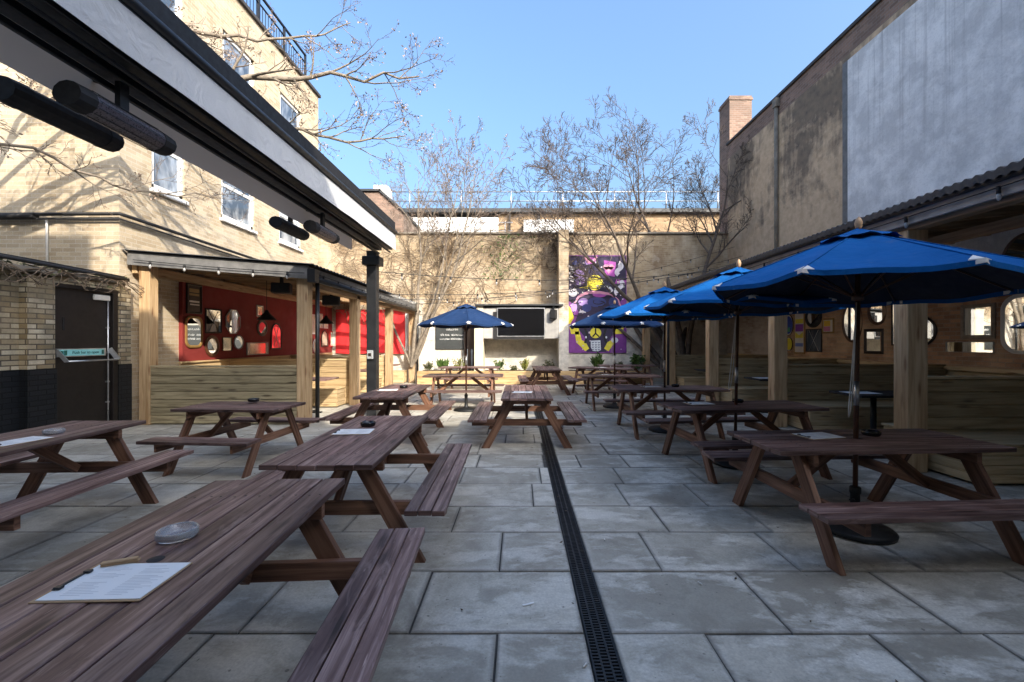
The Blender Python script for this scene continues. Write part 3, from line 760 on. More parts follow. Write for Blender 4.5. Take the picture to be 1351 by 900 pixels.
def partition(label, x0, x1, y, mat, group, z=1.08, th=.09):
    b = thing('booth_partition', label, 'partition', ((x0 + x1) / 2, y, 0), 0, group)
    hx = (x1 - x0) / 2; m = MB()
    boards(m, 'y', -th / 2, -hx, hx, .02, z, .025, 7); boards(m, 'y', th / 2, -hx, hx, .02, z, -.025, 7)
    m.build('boarding', mat, b, .003)
    m = MB(); m.box(-hx - .01, hx + .01, -th / 2 - .015, th / 2 + .015, z + .002, z + .035); m.build('cap_rail', mat, b, .004)
    m = MB(); m.box(-hx - .022, -hx - .002, -th / 2, th / 2, .02, z); m.box(hx + .002, hx + .022, -th / 2, th / 2, .02, z); m.build('end_board', mat, b, .003)
    return b
GB = 'benches of the timber booths'; GP = 'boarded partitions between the booths'
for k, (y, n1, n2) in enumerate(((10.55, 'bench behind the second sunlit post, facing the yard front', 'bench backing on to it'), (13.3, '', ''))):
    nm = ('first', 'second')[k]
    partition(f'pale sunlit boarded partition, {nm} one behind the green-grey front panel', -7.04, -4.13, y, M['boardp'], GP)
    bench(f'sunlit pine booth bench against the near side of the {nm} sunlit partition', -7.02, -4.25, y - .52, y - .06, M['boardp'], GB)
    bench(f'pine booth bench on the far side of the {nm} sunlit partition', -7.02, -4.25, y + .06, y + .52, M['boardp'], GB)
bench('pine booth bench hidden behind the weathered front panel of the sunlit shelter', -6.8, -4.2, 8.05, 8.5, M['boardp'], GB)
bench('sunlit pine bench below the red cloth at the shelter end', -7.02, -4.25, 15.78, 16.25, M['boardp'], GB)

def booth_table(label, x0, x1, y, hw, mat, legx):
    b = thing('booth_table', label, 'table', ((x0 + x1) / 2, y, 0), 0, 'dark tables inside the booths')
    hx = (x1 - x0) / 2; m = MB(); n = 4; w_ = 2 * hw / n
    for i in range(n): m.box(-hx, hx, -hw + i * w_ + .002, -hw + (i + 1) * w_ - .002, .715, .75, 0, 0)
    m.build('tabletop', mat, b, .005)
    for lx in legx:
        m = MB(); m.tube([(lx, 0, .03), (lx, 0, .71)], .04, 10); m.build('leg', M['black'], b)
        m = MB(); m.box(lx - .25, lx + .25, -.035, .035, .002, .03); m.box(lx - .035, lx + .035, -.25, .25, .0022, .029); m.build('foot', M['black'], b)
    return b
booth_table('dark booth table standing just behind the weathered front panel', -6.6, -4.05, 9.3, .36, M['table'], (-.8, .8))
booth_table('dark booth table in the second bay of the sunlit shelter', -6.6, -4.15, 11.95, .36, M['table'], (-.8, .8))
booth_table('dark booth table in the last bay below the red cloth', -6.6, -4.15, 14.6, .36, M['table'], (-.8, .8))

# ---- right shelter
rs = thing('timber_shelter', 'shaded timber shelter with corrugated roof along the rendered building', 'shelter')
for yy in (2.45, 5.17, 7.83, 10.5, 13.4, 16.0):
    p = MB(); p.box(4.56, 4.80, yy - .10, yy + .10, 0, 2.86); p.build('post', M['timber'], rs, .008)
p = MB(); p.box(4.48, 4.52, 1.0, 16.2, 2.895, 3.07); p.build('fascia', M['palegrey'], rs, .004)
p = MB(); corrugated(p, 4.36, 7.86, .9, 16.3, 3.125, 3.50, .10, .013); corrugated(p, 4.36, 4.365, .9, 16.3, 3.125, 3.05, .10, .013); p.build('roof', M['sheet'], rs)
p = MB(); p.box(4.40, 4.47, 1.0, 16.2, 3.03, 3.095); p.build('gutter', M['black'], rs, .006)
p = MB(); p.tube([(4.50, 13.1, 0), (4.50, 13.1, 3.0)], .04, 10); p.build('drain_pipe', M['black'], rs)
p = MB()
yy = 1.2
while yy < 16.1: p.beam((4.55, yy, 3.02), (7.84, yy, 3.37), .05, .12); yy += .6
p.build('rafter', M['roofwood'], rs)
p = MB(); p.box(4.60, 4.76, 1.0, 16.1, 2.862, 2.955); p.box(6.1, 6.2, 1.0, 16.1, 2.95, 3.09); p.build('eaves_beam', M['roofwood'], rs, .006)
p = MB(); boards(p, 'x', 7.85, 1.0, 16.1, .02, 1.06, -.03, 7); p.box(7.74, 7.85, 1.0, 16.1, 1.03, 1.10); p.build('wall_lining', M['boardp'], rs, .003)
for k, y in enumerate((5.27, 7.93, 10.6, 13.5)):
    nm = ('nearest', 'second', 'third', 'farthest')[k]
    partition(f'{nm} shaded weathered boarded partition behind the umbrellas', 4.83, 7.77, y, M['board'], GP, 1.085)
    bench(f'shaded booth bench on the near side of the {nm} shaded partition', 4.88, 7.75, y - .66, y - .06, M['boardp'], GB)
    bench(f'shaded booth bench behind the {nm} shaded partition', 4.88, 7.75, y + .06, y + .52, M['board'], GB)
for k, y in enumerate((3.9, 6.65, 9.3, 12.05)):
    nm = ('nearest the camera', 'behind the nearest shaded partition', 'behind the second shaded partition', 'behind the third shaded partition')[k]
    booth_table(f'dark pedestal table in the shaded booth {nm}', 5.0 if k else 5.2, 7.5, y, .34, M['matblack'], (-.8, .8))

# ------------------------------------------------------------------ freestanding awning
aw = thing('retracted_awning', 'long black steel awning frame with pale canvas valances on a square post', 'awning')
YN, YF = -1.6, 9.02
p = MB(); p.box(-3.17, -2.97, 8.9, 9.1, 0, 3.42); post = p.build('post', M['black'], aw, .008)
p = MB(); p.box(-3.25, -2.89, 8.85, 9.15, 3.12, 3.30); p.build('bracket', M['black'], post, .01)
p = MB(); p.box(-3.14, -3.02, 8.84, 8.899, 1.18, 1.36); sb = p.build('socket_box', M['socket'], post, .01)
p = MB(); p.box(-3.11, -3.05, 8.832, 8.8395, 1.24, 1.30); p.build('socket_cover', M['dkframe'], sb)
p = MB(); p.box(-2.80, -2.66, YN, 9.0, 3.45, 3.50); p.box(-3.00, -2.88, YN, 9.0, 3.44, 3.52); p.box(-2.955, -2.925, YN, 9.0, 3.35, 3.399); p.box(-2.72, -2.70, YN, 9.0, 3.385, 3.419); p.build('beam', M['black'], aw, .006)
p = MB(); nseg = 60
for k in range(nseg):
    ya, yb = YN + (YF - YN) * k / nseg, YN + (YF - YN) * (k + 1) / nseg
    wv = lambda y: .006 * math.sin(y * 2.1) + .004 * math.sin(y * 5.7 + 1)
    p.face([(-2.60 + wv(ya), ya, 3.45), (-2.60 + wv(yb), yb, 3.45), (-2.605, yb, 3.77), (-2.605, ya, 3.77)], None, 0, True)
p.build('front_valance', M['canvas'], aw)
p = MB()
for k in range(nseg):
    ya, yb = YN + (7.95 - YN) * k / nseg, YN + (7.95 - YN) * (k + 1) / nseg
    p.face([(-3.10, ya, 3.22 + .008 * math.sin(ya * 1.7)), (-3.10, yb, 3.22 + .008 * math.sin(yb * 1.7)), (-3.09, yb, 3.52), (-3.09, ya, 3.52)], None, 0, True)
p.build('rear_valance', M['canvasb'], aw)
p = MB(); p.tube([(-2.60, YN, 3.815), (-2.60, YF, 3.815)], .042, 12); p.tube([(-2.62, YN, 3.765), (-2.62, YF, 3.765)], .018, 8); p.build('front_tube', M['black'], aw)
p = MB(); p.box(-3.12, -2.615, YN, YF + .02, 3.865, 4.03); p.build('cover', M['matblack'], aw)
p = MB(); p.box(-3.06, -2.66, YN, 8.95, 3.52, 3.62); p.build('cloth_roll', M['matblack'], aw)

def heater(label, x, y, z, facing, dark):
    h = thing('patio_heater', label, 'heater', (x, y, z), 0, 'tube heaters hung under the awning')
    hexp = [(math.cos(a) * .10, math.sin(a) * .085) for a in [R(d) for d in range(0, 360, 30)]]
    def ring(y0, y1, s0, s1, mat, name):
        m = MB()
        for i in range(12):
            a, b = hexp[i], hexp[(i + 1) % 12]
            m.face([(a[0] * s0, y0, a[1] * s0), (b[0] * s0, y0, b[1] * s0), (b[0] * s1, y1, b[1] * s1), (a[0] * s1, y1, a[1] * s1)])
        m.face([(q[0] * s0, y0, q[1] * s0) for q in hexp]); m.face([(q[0] * s1, y1, q[1] * s1) for q in reversed(hexp)])
        return m.build(name, mat, h, .006)
    ring(-.38, -.27, .93, 1.0, M['matblack'], 'end_cap'); ring(.27, .38, 1.0, .93, M['matblack'], 'end_cap')
    m = MB()
    for i in range(12):
        a, b = hexp[i], hexp[(i + 1) % 12]
        m.face([(a[0] * .95, -.27, a[1] * .95), (b[0] * .95, -.27, b[1] * .95), (b[0] * .95, .27, b[1] * .95), (a[0] * .95, .27, a[1] * .95)])
    m.build('housing', M['matblack'] if dark else M['heatglass'], h)
    if not dark:
        m = MB()
        for i in range(7):
            an = R(-115 + i * 30); m.tube([(math.cos(an) * .101, -.26, math.sin(an) * .087), (math.cos(an) * .101, .26, math.sin(an) * .087)], .003, 4)
        m.build('grille', M['black'], h)
    dz = 3.40 - z
    m = MB(); m.box(-.02, .02, -.035, .035, .075, dz); m.build('hanger', M['black'], h)
    return h
heater('nearest tube heater with grey grille, hung under the awning close to the camera', -2.86, 3.10, 3.12, 1, False)
heater('nearest plain dark tube heater, hung on the house side of the awning', -3.30, 3.12, 3.16, 1, True)
heater('far tube heater with grille, hung under the awning just short of its post', -2.86, 6.25, 3.12, 1, False)
heater('far plain dark tube heater on the house side of the awning', -3.30, 6.2, 3.16, 1, True)
c = MB()
for (y) in (3.11, 6.22): c.tube([(-3.30, y, 3.30), (-3.1, y + .02, 3.44), (-2.86, y, 3.36)], .012, 6)
tag(c.build('heater_cable', M['cable']), 'short black cables looped between the paired heaters under the awning', 'cable')

# ------------------------------------------------------------------ mirrors and pictures
def outline(shape, w, h, n=40):
    pts = []
    if shape in ('oval',):
        for i in range(n): a = 2 * math.pi * i / n; pts.append((math.cos(a) * w / 2, math.sin(a) * h / 2))
    elif shape == 'oct':
        for i in range(8): a = 2 * math.pi * (i + .5) / 8; pts.append((math.cos(a) * w / 2 * 1.05, math.sin(a) * h / 2 * 1.05))
    elif shape == 'rect':
        pts = [(w / 2, -h / 2), (w / 2, h / 2), (-w / 2, h / 2), (-w / 2, -h / 2)]
    elif shape == 'round':
        r = min(w, h) * .28
        for cx, cz, a0 in ((w / 2 - r, -h / 2 + r, -90), (w / 2 - r, h / 2 - r, 0), (-w / 2 + r, h / 2 - r, 90), (-w / 2 + r, -h / 2 + r, 180)):
            for k in range(7): a = R(a0 + k * 15); pts.append((cx + math.cos(a) * r, cz + math.sin(a) * r))
    elif shape == 'arch':
        r = w / 2; pts = [(w / 2, -h / 2)]
        for k in range(13):
            a = R(k * 15); pts.append((math.cos(a) * r, h / 2 - r * 1.25 + math.sin(a) * r * 1.25))
        pts.append((-w / 2, -h / 2))
    return pts
def mirror(name, label, cat, wall, shape, ya, yb, z0, z1, fr, fmat, gmat='mirror', extra=None, tilt=0.0, group=None):
    w, h = abs(yb - ya), z1 - z0
    x = -7.12 if wall == 'L' else 7.85
    rz = R(90) if wall == 'L' else R(-90)
    o = thing(name, label, cat, (x, (ya + yb) / 2, (z0 + z1) / 2), rz + R(tilt), group)
    A, B = outline(shape, w, h), outline(shape, max(.03, w - 2 * fr), max(.03, h - 2 * fr))
    n = len(A); m = MB(); y0, y1, y2 = -.004, -.032, -.020
    for i in range(n):
        j = (i + 1) % n
        mid = lambda p, q: ((p[0] + q[0]) / 2, (p[1] + q[1]) / 2)
        Mi, Mj = mid(A[i], B[i]), mid(A[j], B[j])
        m.face([(A[i][0], y0, A[i][1]), (A[j][0], y0, A[j][1]), (A[j][0], y1 + .01, A[j][1]), (A[i][0], y1 + .01, A[i][1])])
        m.face([(A[i][0], y1 + .01, A[i][1]), (A[j][0], y1 + .01, A[j][1]), (Mj[0], y1, Mj[1]), (Mi[0], y1, Mi[1])])
        m.face([(Mi[0], y1, Mi[1]), (Mj[0], y1, Mj[1]), (B[j][0], y2, B[j][1]), (B[i][0], y2, B[i][1])])
        m.face([(B[i][0], y2, B[i][1]), (B[j][0], y2, B[j][1]), (B[j][0], y2 + .01, B[j][1]), (B[i][0], y2 + .01, B[i][1])])
    m.build('frame', M[fmat], o)
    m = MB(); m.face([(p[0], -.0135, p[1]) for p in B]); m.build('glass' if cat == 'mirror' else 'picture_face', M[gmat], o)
    if extra: extra(o, w - 2 * fr, h - 2 * fr)
    return o
def col(name, c, rough=.5): 
    if name not in M: M[name] = plain(name, c, rough, var=.12)
    return M[name]
def patches(items):
    def f(o, w, h):
        for nm, c, pts in items:
            m = MB(); m.face([(p[0] * w / 2, -.0150 - items.index((nm, c, pts)) * .0012, p[1] * h / 2) for p in pts]); m.build(nm, col('paint_' + nm, c), o)
    return f
def rectp(a, b, c, d): return [(a, c), (b, c), (b, d), (a, d)]
def lattice(mat, k=2, rows=3):
    def f(o, w, h):
        m = MB()
        for s in (-1, 1):
            for i in range(-rows, rows + 1):
                pts = []
                for j in range(41):
                    u = -1 + j / 20; v = s * u * k * w / h + i * 2 * k * w / h
                    if abs(v) <= 1: pts.append((u * w / 2, -.017, v * h / 2))
                if len(pts) > 1: m.tube([pts[0], pts[-1]], .006, 4)
        m.build('lattice', M[mat], o)
    return f
GM = 'mirrors on the red wall'; G2 = 'mirrors on the brown brick wall'
L = lambda u0, u1: (4043 / (686 - u0), 4043 / (686 - u1))
def LZ(v, u): return 1.55 - (v - 450) * 7.1 / (686 - u)
def lm(label, shape, u0, u1, v0, v1, fr, fmat, gmat='mirror', extra=None, name='wall_mirror', cat='mirror', tilt=0):
    a, b = L(u0, u1); um = (u0 + u1) / 2
    mirror(name, label, cat, 'L', shape, a, b, LZ(v1, um), LZ(v0, um), fr, fmat, gmat, extra, tilt, GM if cat == 'mirror' else None)
lm('dark framed picture with gold band and pale lines, topmost on the red wall', 'rect', 246, 266.5, 375, 414, .045, 'dkframe', 'dkframe',
   patches([('gilt_band', (.30, .20, .07), rectp(-.8, .8, .25, .8)), ('pale_line', (.62, .60, .55), rectp(-.8, .8, -.28, -.14)), ('lower_line', (.58, .56, .52), rectp(-.7, .8, -.5, -.40)), ('dark_band', (.02, .02, .02), rectp(-.8, .8, .42, .5))]), 'framed_picture', 'picture')
lm('tall gold framed mirror with rounded corners at the sunlit edge of the red wall', 'round', 244, 268, 417, 459, .055, 'gold', tilt=2)
lm('gothic mirror with lattice bars next to the gold rounded mirror', 'rect', 271, 292, 407.5, 440, .035, 'dkframe', 'mirror', lattice('dkframe', 1.6, 2), tilt=-2)
lm('large frameless looking octagonal mirror on the red wall', 'oct', 297, 318, 408, 441, .018, 'wframe', tilt=3)
lm('round walnut framed mirror low beside the gold mirror', 'oval', 270, 290, 442.5, 470.5, .075, 'brnframe', tilt=2)
lm('small square dull brown mirror under the octagonal one', 'rect', 293.5, 306, 445, 463, .012, 'brnframe', 'oldmirror')
lm('small oval mirror with cream frame under the octagonal one', 'oval', 309, 321, 442.5, 461, .022, 'wframe', tilt=-2)
lm('wide low mirror with white end panels on the red wall', 'rect', 325.6, 353.6, 452, 468, .022, 'wframe', 'oldmirror',
   patches([('white_end', (.66, .63, .57), rectp(-1, -.76, -1, 1)), ('white_edge', (.66, .63, .57), rectp(.8, 1, -1, 1))]))
lm('small dark framed oval mirror beneath the pendant lamp', 'oval', 339, 353, 422, 443.5, .075, 'dkframe')
lm('arched church window mirror beside the corner post', 'arch', 357.5, 371.5, 426, 461, .045, 'dkframe', 'mirror', lattice('wframe', 2.2, 1))
lm('tiny upright framed mirror high up by the pendant lamp', 'rect', 338.5, 347.5, 403, 418, .045, 'wframe', 'oldmirror')
lm('tall narrow white framed mirror with painted pale face just past the corner post', 'rect', 401, 408, 419.5, 464, .05, 'wframe', 'cream', None, 'painted_mirror', 'picture')  # this and the next five: mirrors whose bright reflection is a painted pale face
lm('upright white framed mirror with painted pale face, second past the corner post', 'rect', 411, 420.5, 415, 441, .06, 'wframe', 'cream', None, 'painted_mirror', 'picture')
lm('slim strip mirror with painted pale face between the upright mirror and the second pendant lamp', 'rect', 422, 425.6, 414, 433, .03, 'wframe', 'cream', None, 'painted_mirror', 'picture')
lm('small square mirror with painted pale face right below the second pendant lamp', 'rect', 427.2, 432.6, 423, 433.5, .04, 'wframe', 'cream', None, 'painted_mirror', 'picture')
lm('slender oval mirror with painted pale face low on the far half of the red wall', 'oval', 413, 420.6, 447, 466, .05, 'wframe', 'cream', None, 'painted_mirror', 'picture')
lm('arched mirror with painted white face low on the far half of the red wall', 'arch', 424, 432.6, 435.5, 457.5, .05, 'dkframe', 'cream', None, 'painted_mirror', 'picture')
lm('plain mirror with a pink reflection at the far end of the red wall', 'rect', 435.2, 444, 437.5, 457.5, .04, 'redcloth')
RR = lambda u0, u1: (4467 / (u0 - 686), 4467 / (u1 - 686))
def RZ(v, u): return 1.55 - (v - 450) * 7.85 / (u - 686)
def rm(label, shape, u0, u1, v0, v1, fr, fmat, gmat='mirror', extra=None, name='wall_mirror', cat='mirror', tilt=0):
    a, b = RR(u0, u1); um = (u0 + u1) / 2
    mirror(name, label, cat, 'R', shape, b, a, RZ(v1, um), RZ(v0, um), fr, fmat, gmat, extra, tilt, G2 if cat == 'mirror' else None)
rm('square mirror in a grey driftwood frame on the brown brick wall', 'rect', 1269, 1314, 401, 447, .065, 'greyframe', tilt=1)
rm('low wide unframed strip mirror below the driftwood framed one', 'rect', 1250, 1312, 451, 465, .008, 'wframe', tilt=1)
rm('big mirror with rounded corners and pale frame at the picture edge', 'round', 1322, 1412, 386, 468, .055, 'wframe', tilt=1)
rm('large round black framed mirror above the driftwood one', 'oval', 1259, 1317, 333, 396, .045, 'matblack', tilt=-2)
rm('large round walnut framed mirror high at the picture edge', 'oval', 1321, 1394, 306, 384, .04, 'brnframe')
rm('dark rimmed round mirror half behind the second timber post', 'oval', 1196, 1237, 417, 457, .045, 'dkframe')
rm('tall upright mirror seen beside the timber post', 'rect', 1177, 1200, 386, 456, .03, 'dkframe')
rm('tall oval mirror with wooden frame behind the near umbrella pole', 'oval', 1113, 1139, 397, 452, .06, 'brnframe', tilt=6)
rm('round mirror with dark wooden frame above the small upright mirror', 'oval', 1147, 1171, 393, 429, .065, 'brnframe', tilt=8)
rm('small upright dark framed mirror under the round wooden one', 'rect', 1142, 1166, 434, 467, .065, 'dkframe', tilt=5)
rm('round convex mirror in a heavy black frame', 'oval', 1063, 1085, 404, 432.5, .09, 'matblack')
rm('leaded diamond pane picture under the black round mirror', 'rect', 1064, 1085, 434, 464.5, .03, 'dkframe', 'pane', lattice('wframe', 1.5, 3), 'leaded_panel', 'panel')
rm('tall stained glass panel in purple, yellow and white', 'rect', 1048, 1062.5, 409, 467, .05, 'gold', 'wframe',
   patches([('glass_yellow', (.72, .62, .05), rectp(-.9, .9, .42, .64)), ('glass_purple', (.26, .06, .42), rectp(-.9, .9, .02, .38)), ('glass_gold', (.70, .60, .06), [(-.9, -.3), (.9, -.3), (.9, 0), (0, -.16), (-.9, 0)]), ('glass_blue', (.18, .26, .60), rectp(-.9, .9, -.72, -.55))]), 'stained_glass', 'glass panel')
rm('small framed stained glass square in yellow and pink', 'rect', 1085.5, 1101, 420, 440, .045, 'gold', 'wframe',
   patches([('glass_amber', (.80, .55, .04), rectp(-.9, .5, -.05, .9)), ('glass_pink', (.62, .22, .36), rectp(-.9, .5, -.9, -.1))]), 'stained_glass', 'glass panel')
rm('oval blue stained glass panel beside the third timber post', 'oval', 1034.5, 1047.5, 415, 443, .02, 'dkframe', 'wframe',
   patches([('glass_cobalt', (.03, .07, .42), [(math.cos(R(a)) * .9, math.sin(R(a)) * .9) for a in range(0, 360, 20)]), ('glass_green', (.08, .42, .20), [(-.3, -.7), (.35, -.65), (.3, -.2), (-.1, -.3)])]), 'stained_glass', 'glass panel')
rm('oval yellow stained glass panel below the blue oval', 'oval', 1036.5, 1046.5, 445, 463, .01, 'dkframe', 'wframe',
   patches([('glass_lemon', (.75, .66, .04), [(math.cos(R(a)) * .93, math.sin(R(a)) * .93) for a in range(0, 360, 20)])]), 'stained_glass', 'glass panel')

# ------------------------------------------------------------------ pendant lamps, speakers
def pendant(label, x, y, z, top, r=.2):
    o = thing('pendant_lamp', label, 'lamp', (x, y, z), 0, 'black pendant lamps')
    m = MB(); m.lathe([(r, 0), (r * .97, .012), (r * .55, .10), (.045, .17), (.035, .22), (.0, .225)], 24); m.lathe([(.0, .215), (.03, .20), (r * .52, .095), (r * .95, .006), (r, 0)], 24); m.build('lamp_shade', M['matblack'], o)
    m = MB(); m.tube([(0, 0, .22), (0, 0, top - z)], .006, 6); m.build('flex', M['cable'], o)
    m = MB(); m.lathe([(0, .02), (.03, .03), (.038, .06), (.02, .10), (.018, .13)], 12); m.build('lamp_bulb', M['bulb'], o)
pendant('black pendant lamp hanging before the small mirrors of the red wall', -5.65, 9.62, 2.02, 2.90)
pendant('black pendant lamp in the second bay of the sunlit shelter', -5.35, 11.9, 2.03, 2.88)
pendant('black pendant lamp in front of the bright red cloth', -4.9, 14.5, 2.0, 2.82, .18)
pendant('black pendant lamp beside the second post of the shaded shelter', 6.5, 7.0, 2.28, 3.2, .19)
pendant('black pendant lamp in the third bay of the shaded shelter', 6.3, 9.4, 2.3, 3.2, .19)
def speaker(label, x, y, z, rz, w=.34, h=.2):
    o = thing('wall_speaker', label, 'speaker', (x, y, z), rz)
    m = MB(); m.box(-w / 2, w / 2, -.12, .12, -h / 2, h / 2); m.build('cabinet', M['matblack'], o, .012)
    m = MB(); m.box(-w / 2 + .015, w / 2 - .015, -.128, -.1205, -h / 2 + .015, h / 2 - .015); m.build('grille', M['cable'], o)
    m = MB(); m.box(-.03, .03, -.03, .03, h / 2, h / 2 + .12); m.build('hanger', M['black'], o)
speaker('black box speaker under the shelter roof inside the first bay', -4.75, 8.6, 2.60, R(15))
speaker('black box speaker under the shelter roof in the second bay', -4.35, 9.95, 2.48, R(15), .36, .22)
# ------------------------------------------------------------------ picnic tables
def make_picnic(label, loc, rz, group):
    """local y = long axis"""
    T = thing('picnic_table', label, 'table', loc, rz, group)
    L_, W_ = .92, .37
    m = MB(); n = 6; bw_ = 2 * W_ / n
    for i in range(n):
        j = rng.uniform(-.004, .004)
        w1, w2, tw = rng.uniform(-.0035, .0035), rng.uniform(-.002, .002), rng.uniform(-.012, .012)
        ax = Vector((1, w1, tw)).normalized(); ay = Vector((-w1, 1, w2)).normalized(); az = ax.cross(ay)
        m.obox((-W_ + (i + .5) * bw_, j, .7325 + rng.uniform(-.0015, .0015)), ax, ay, az, bw_ / 2 - rng.uniform(.0025, .0045), L_ + rng.uniform(-.006, .006), .0175, 0, 1)
    m.build('tabletop', M['table'], T, .005, 2)
    m = MB()
    for i in range(n):
        for yy_ in (-.64, .64):
            for q_ in (-.025, .025): m.lathe([(0, .0), (.0055, .0), (.006, -.001)], 8, (-W_ + (i + .5) * bw_ + q_ + rng.uniform(-.006, .006), yy_ + rng.uniform(-.01, .01), .7535))
    m.build('screw_heads', M['iron'], T)
    for s in (-1, 1):
        m = MB(); n = 3; sw = .27 / n
        for i in range(n):
            m.obox((s * .70 - .135 + (i + .5) * sw, rng.uniform(-.004, .004), .4325 + rng.uniform(-.001, .001)), (1, 0, 0), (0, 1, 0), (0, 0, 1), sw / 2 - .003, L_, .0175, 0, 1)
        m.build('bench', M['table'], T, .004, 2)
    for e in (-1, 1):
        ye = e * .68
        for s in (-1, 1):
            m = MB(); a = Vector((s * .205, ye, .7145)); b = Vector((s * .60, ye, .0))
            d = (b - a).normalized(); ax = Vector((0, 1, 0))
            # leg with level ends
            hw = .056; th = .022
            P = [(a.x - s * hw * 1.1, .7145), (a.x + s * hw * 1.1, .7145), (b.x + s * hw * 1.1, 0), (b.x - s * hw * 1.1, 0)]
            o = rng.random() * 20
            def q(pts, uv): m.face(pts, uv)
            Ll = (b - a).length
            y0, y1 = ye - th, ye + th
            poly = [(p[0], p[1]) for p in P]
            U = [(o, 0), (o, .1), (o + Ll, .1), (o + Ll, 0)]
            ids0 = [len(m.v) + i for i in range(4)]
            m.v.extend([(x, y0, z) for x, z in poly]); ids1 = [len(m.v) + i for i in range(4)]; m.v.extend([(x, y1, z) for x, z in poly])
            fl = (s > 0)
            m.idx(ids0 if not fl else ids0[::-1], U if not fl else U[::-1]); m.idx(ids1[::-1] if not fl else ids1, U[::-1] if not fl else U)
            for i in range(4):
                k = (i + 1) % 4
                f = [ids0[k], ids0[i], ids1[i], ids1[k]]
                uu = [(U[k][0], .2), (U[i][0], .2), (U[i][0], .25), (U[k][0], .25)]
                m.idx(f if not fl else f[::-1], uu if not fl else uu[::-1])
            m.build('leg', M['leg'], T, .003)
        yb = ye - e * .045
        m = MB(); m.beam((-.80, yb, .366), (.80, yb, .366), .042, .094); m.build('bench_bearer', M['leg'], T, .003)
        m = MB(); m.beam((-.355, yb, .672), (.355, yb, .672), .042, .082); m.build('top_bearer', M['leg'], T, .003)
        yi = ye - e * .085
        m = MB(); m.beam((0, yi, .36), (0, e * .16, .70), .07, .042, (1, 0, 0)); m.build('brace', M['leg'], T, .003)
    m = MB(); m.lathe([(.0, .7515), (.026, .7515), (.028, .7505)], 20); m.build('parasol_hole', M['matblack'], T)
    return T
GT = 'stained picnic tables in the yard'
TB = [
 ('picnic table nearest the camera with a menu clipboard and a clear glass ashtray', (-1.335, 1.58), 3.5),
 ('picnic table straight beyond the nearest one, with a menu and dark ashtray', (-1.335, 3.70), 1.0),
 ('picnic table beside the low brick wall and fire door', (-4.10, 3.42), 2.0),
 ('picnic table standing lengthwise before the weathered shelter panel', (-3.56, 5.52), 86.0),
 ('picnic table partly hidden behind the black awning post', (-2.02, 7.05), 0.0),
 ('picnic table standing astride the drain in the middle of the yard', (.10, 6.92), 0.0),
 ('large front picnic table under the nearest blue umbrella', (2.78, 3.54), 93.0),
 ('picnic table under the second blue umbrella from the camera', (2.73, 5.40), 96.0),
 ('picnic table under the third blue umbrella from the camera', (2.52, 7.42), 91.0),
 ('picnic table under the fourth umbrella, in front of the mural', (2.33, 10.15), 90.0),
 ('sunlit picnic table around the pole of the lone dark umbrella', (-1.32, 10.25), 90.0),
 ('picnic table set end on before the television buttress', (.78, 12.95), 2.0),
 ('picnic table below the mural, turned at an angle', (2.45, 13.0), 62.0),
 ('picnic table farthest back, beside the planter and shaded posts', (3.55, 14.35), 88.0),
 ('sunlit picnic table close to the planter behind the lone umbrella', (-1.55, 13.4), 88.0),
]
tabs = []
for k, (lab, (x, y), a) in enumerate(TB):
    if k < 9: o = make_picnic(lab, (x, y, 0), R(a), GT)
    else: o = copy_thing(tabs[(5, 7, 8, 4)[k % 4]], lab, (x, y, 0), R(a), GT)
    if k == 3: o.scale = (.95, .70, .97)
    tabs.append(o)

# ------------------------------------------------------------------ menus and ashtrays
def make_menu(label, loc, rz):
    o = thing('menu_clipboard', label, 'menu', loc, rz, 'menus lying on the tables')
    m = MB(); m.box(-.165, .165, -.115, .115, 0, .004); m.build('clipboard', M['clipboard'], o, .0015)
    m = MB(); m.box(-.150, .160, -.108, .108, .0042, .0065)
    r = random.Random(4)
    for row in range(20):
        y = .085 - row * .009
        for c0 in (-.10, .035):
            if r.random() < .85: m.box(c0, c0 + r.uniform(.05, .105), y, y + .0028, .0066, .0069, 1)
    m.build('paper', [M['paper'], M['print']], o)
    m = MB(); m.box(-.152, -.140, -.06, .06, .0075, .012); m.box(-.150, -.128, -.058, -.040, .0075, .016); m.box(-.150, -.128, .040, .058, .0075, .016); m.build('clip', M['black'], o, .002)
    return o
menu0 = make_menu('open menu on a clipboard with a wooden peg, on the nearest table', (-1.335, 1.43, .7512), R(2))
for lab, x, y, a in (
    ('menu lying by the dark ashtray on the table beyond the nearest one', -1.46, 3.78, 5),
    ('menu at the camera side of the table beside the low brick wall', -3.98, 3.42, 80),
    ('menu on the table partly hidden behind the awning post', -2.15, 7.0, 10),
    ('menu on the table astride the drain', .03, 6.7, -4),
    ('menu beside the umbrella pole on the large front table', 2.50, 3.62, 12),
    ('menu on the table under the second blue umbrella', 2.28, 5.50, 8),
    ('menu on the table under the third blue umbrella', 2.28, 7.50, 6),
    ('menu on the table under the fourth umbrella', 2.05, 10.2, 0),
    ('menu on the angled table below the mural', 2.45, 13.0, 40)):
    copy_thing(menu0, lab, (x, y, .7512), R(a))
for (x, y, a, lab) in ((.05, 2.53, 12, 'small white paper scrap lying on the paving left of the drain'), (.66, 3.35, 70, 'cigarette end on the paving to the side of the drain'), (.31, 2.05, 40, 'cigarette end beside the drain grating edge'), (1.15, 2.75, 100, 'cigarette end on a pale stained slab before the front table')):
    m = MB(); m.tube([(-.016, 0, .006), (-.004, .001, .0065), (.016, .006, .006)], .0042, 7); q_ = m.build('cigarette_end', M['wframe'] if a != 12 else M['paper']); q_.location = (x, y, .001); q_.rotation_euler = (0, 0, R(a)); tag(q_, lab, 'litter')
    if a == 12: q_.scale = (2.2, 2.0, .5); q_.name = 'paper_scrap'
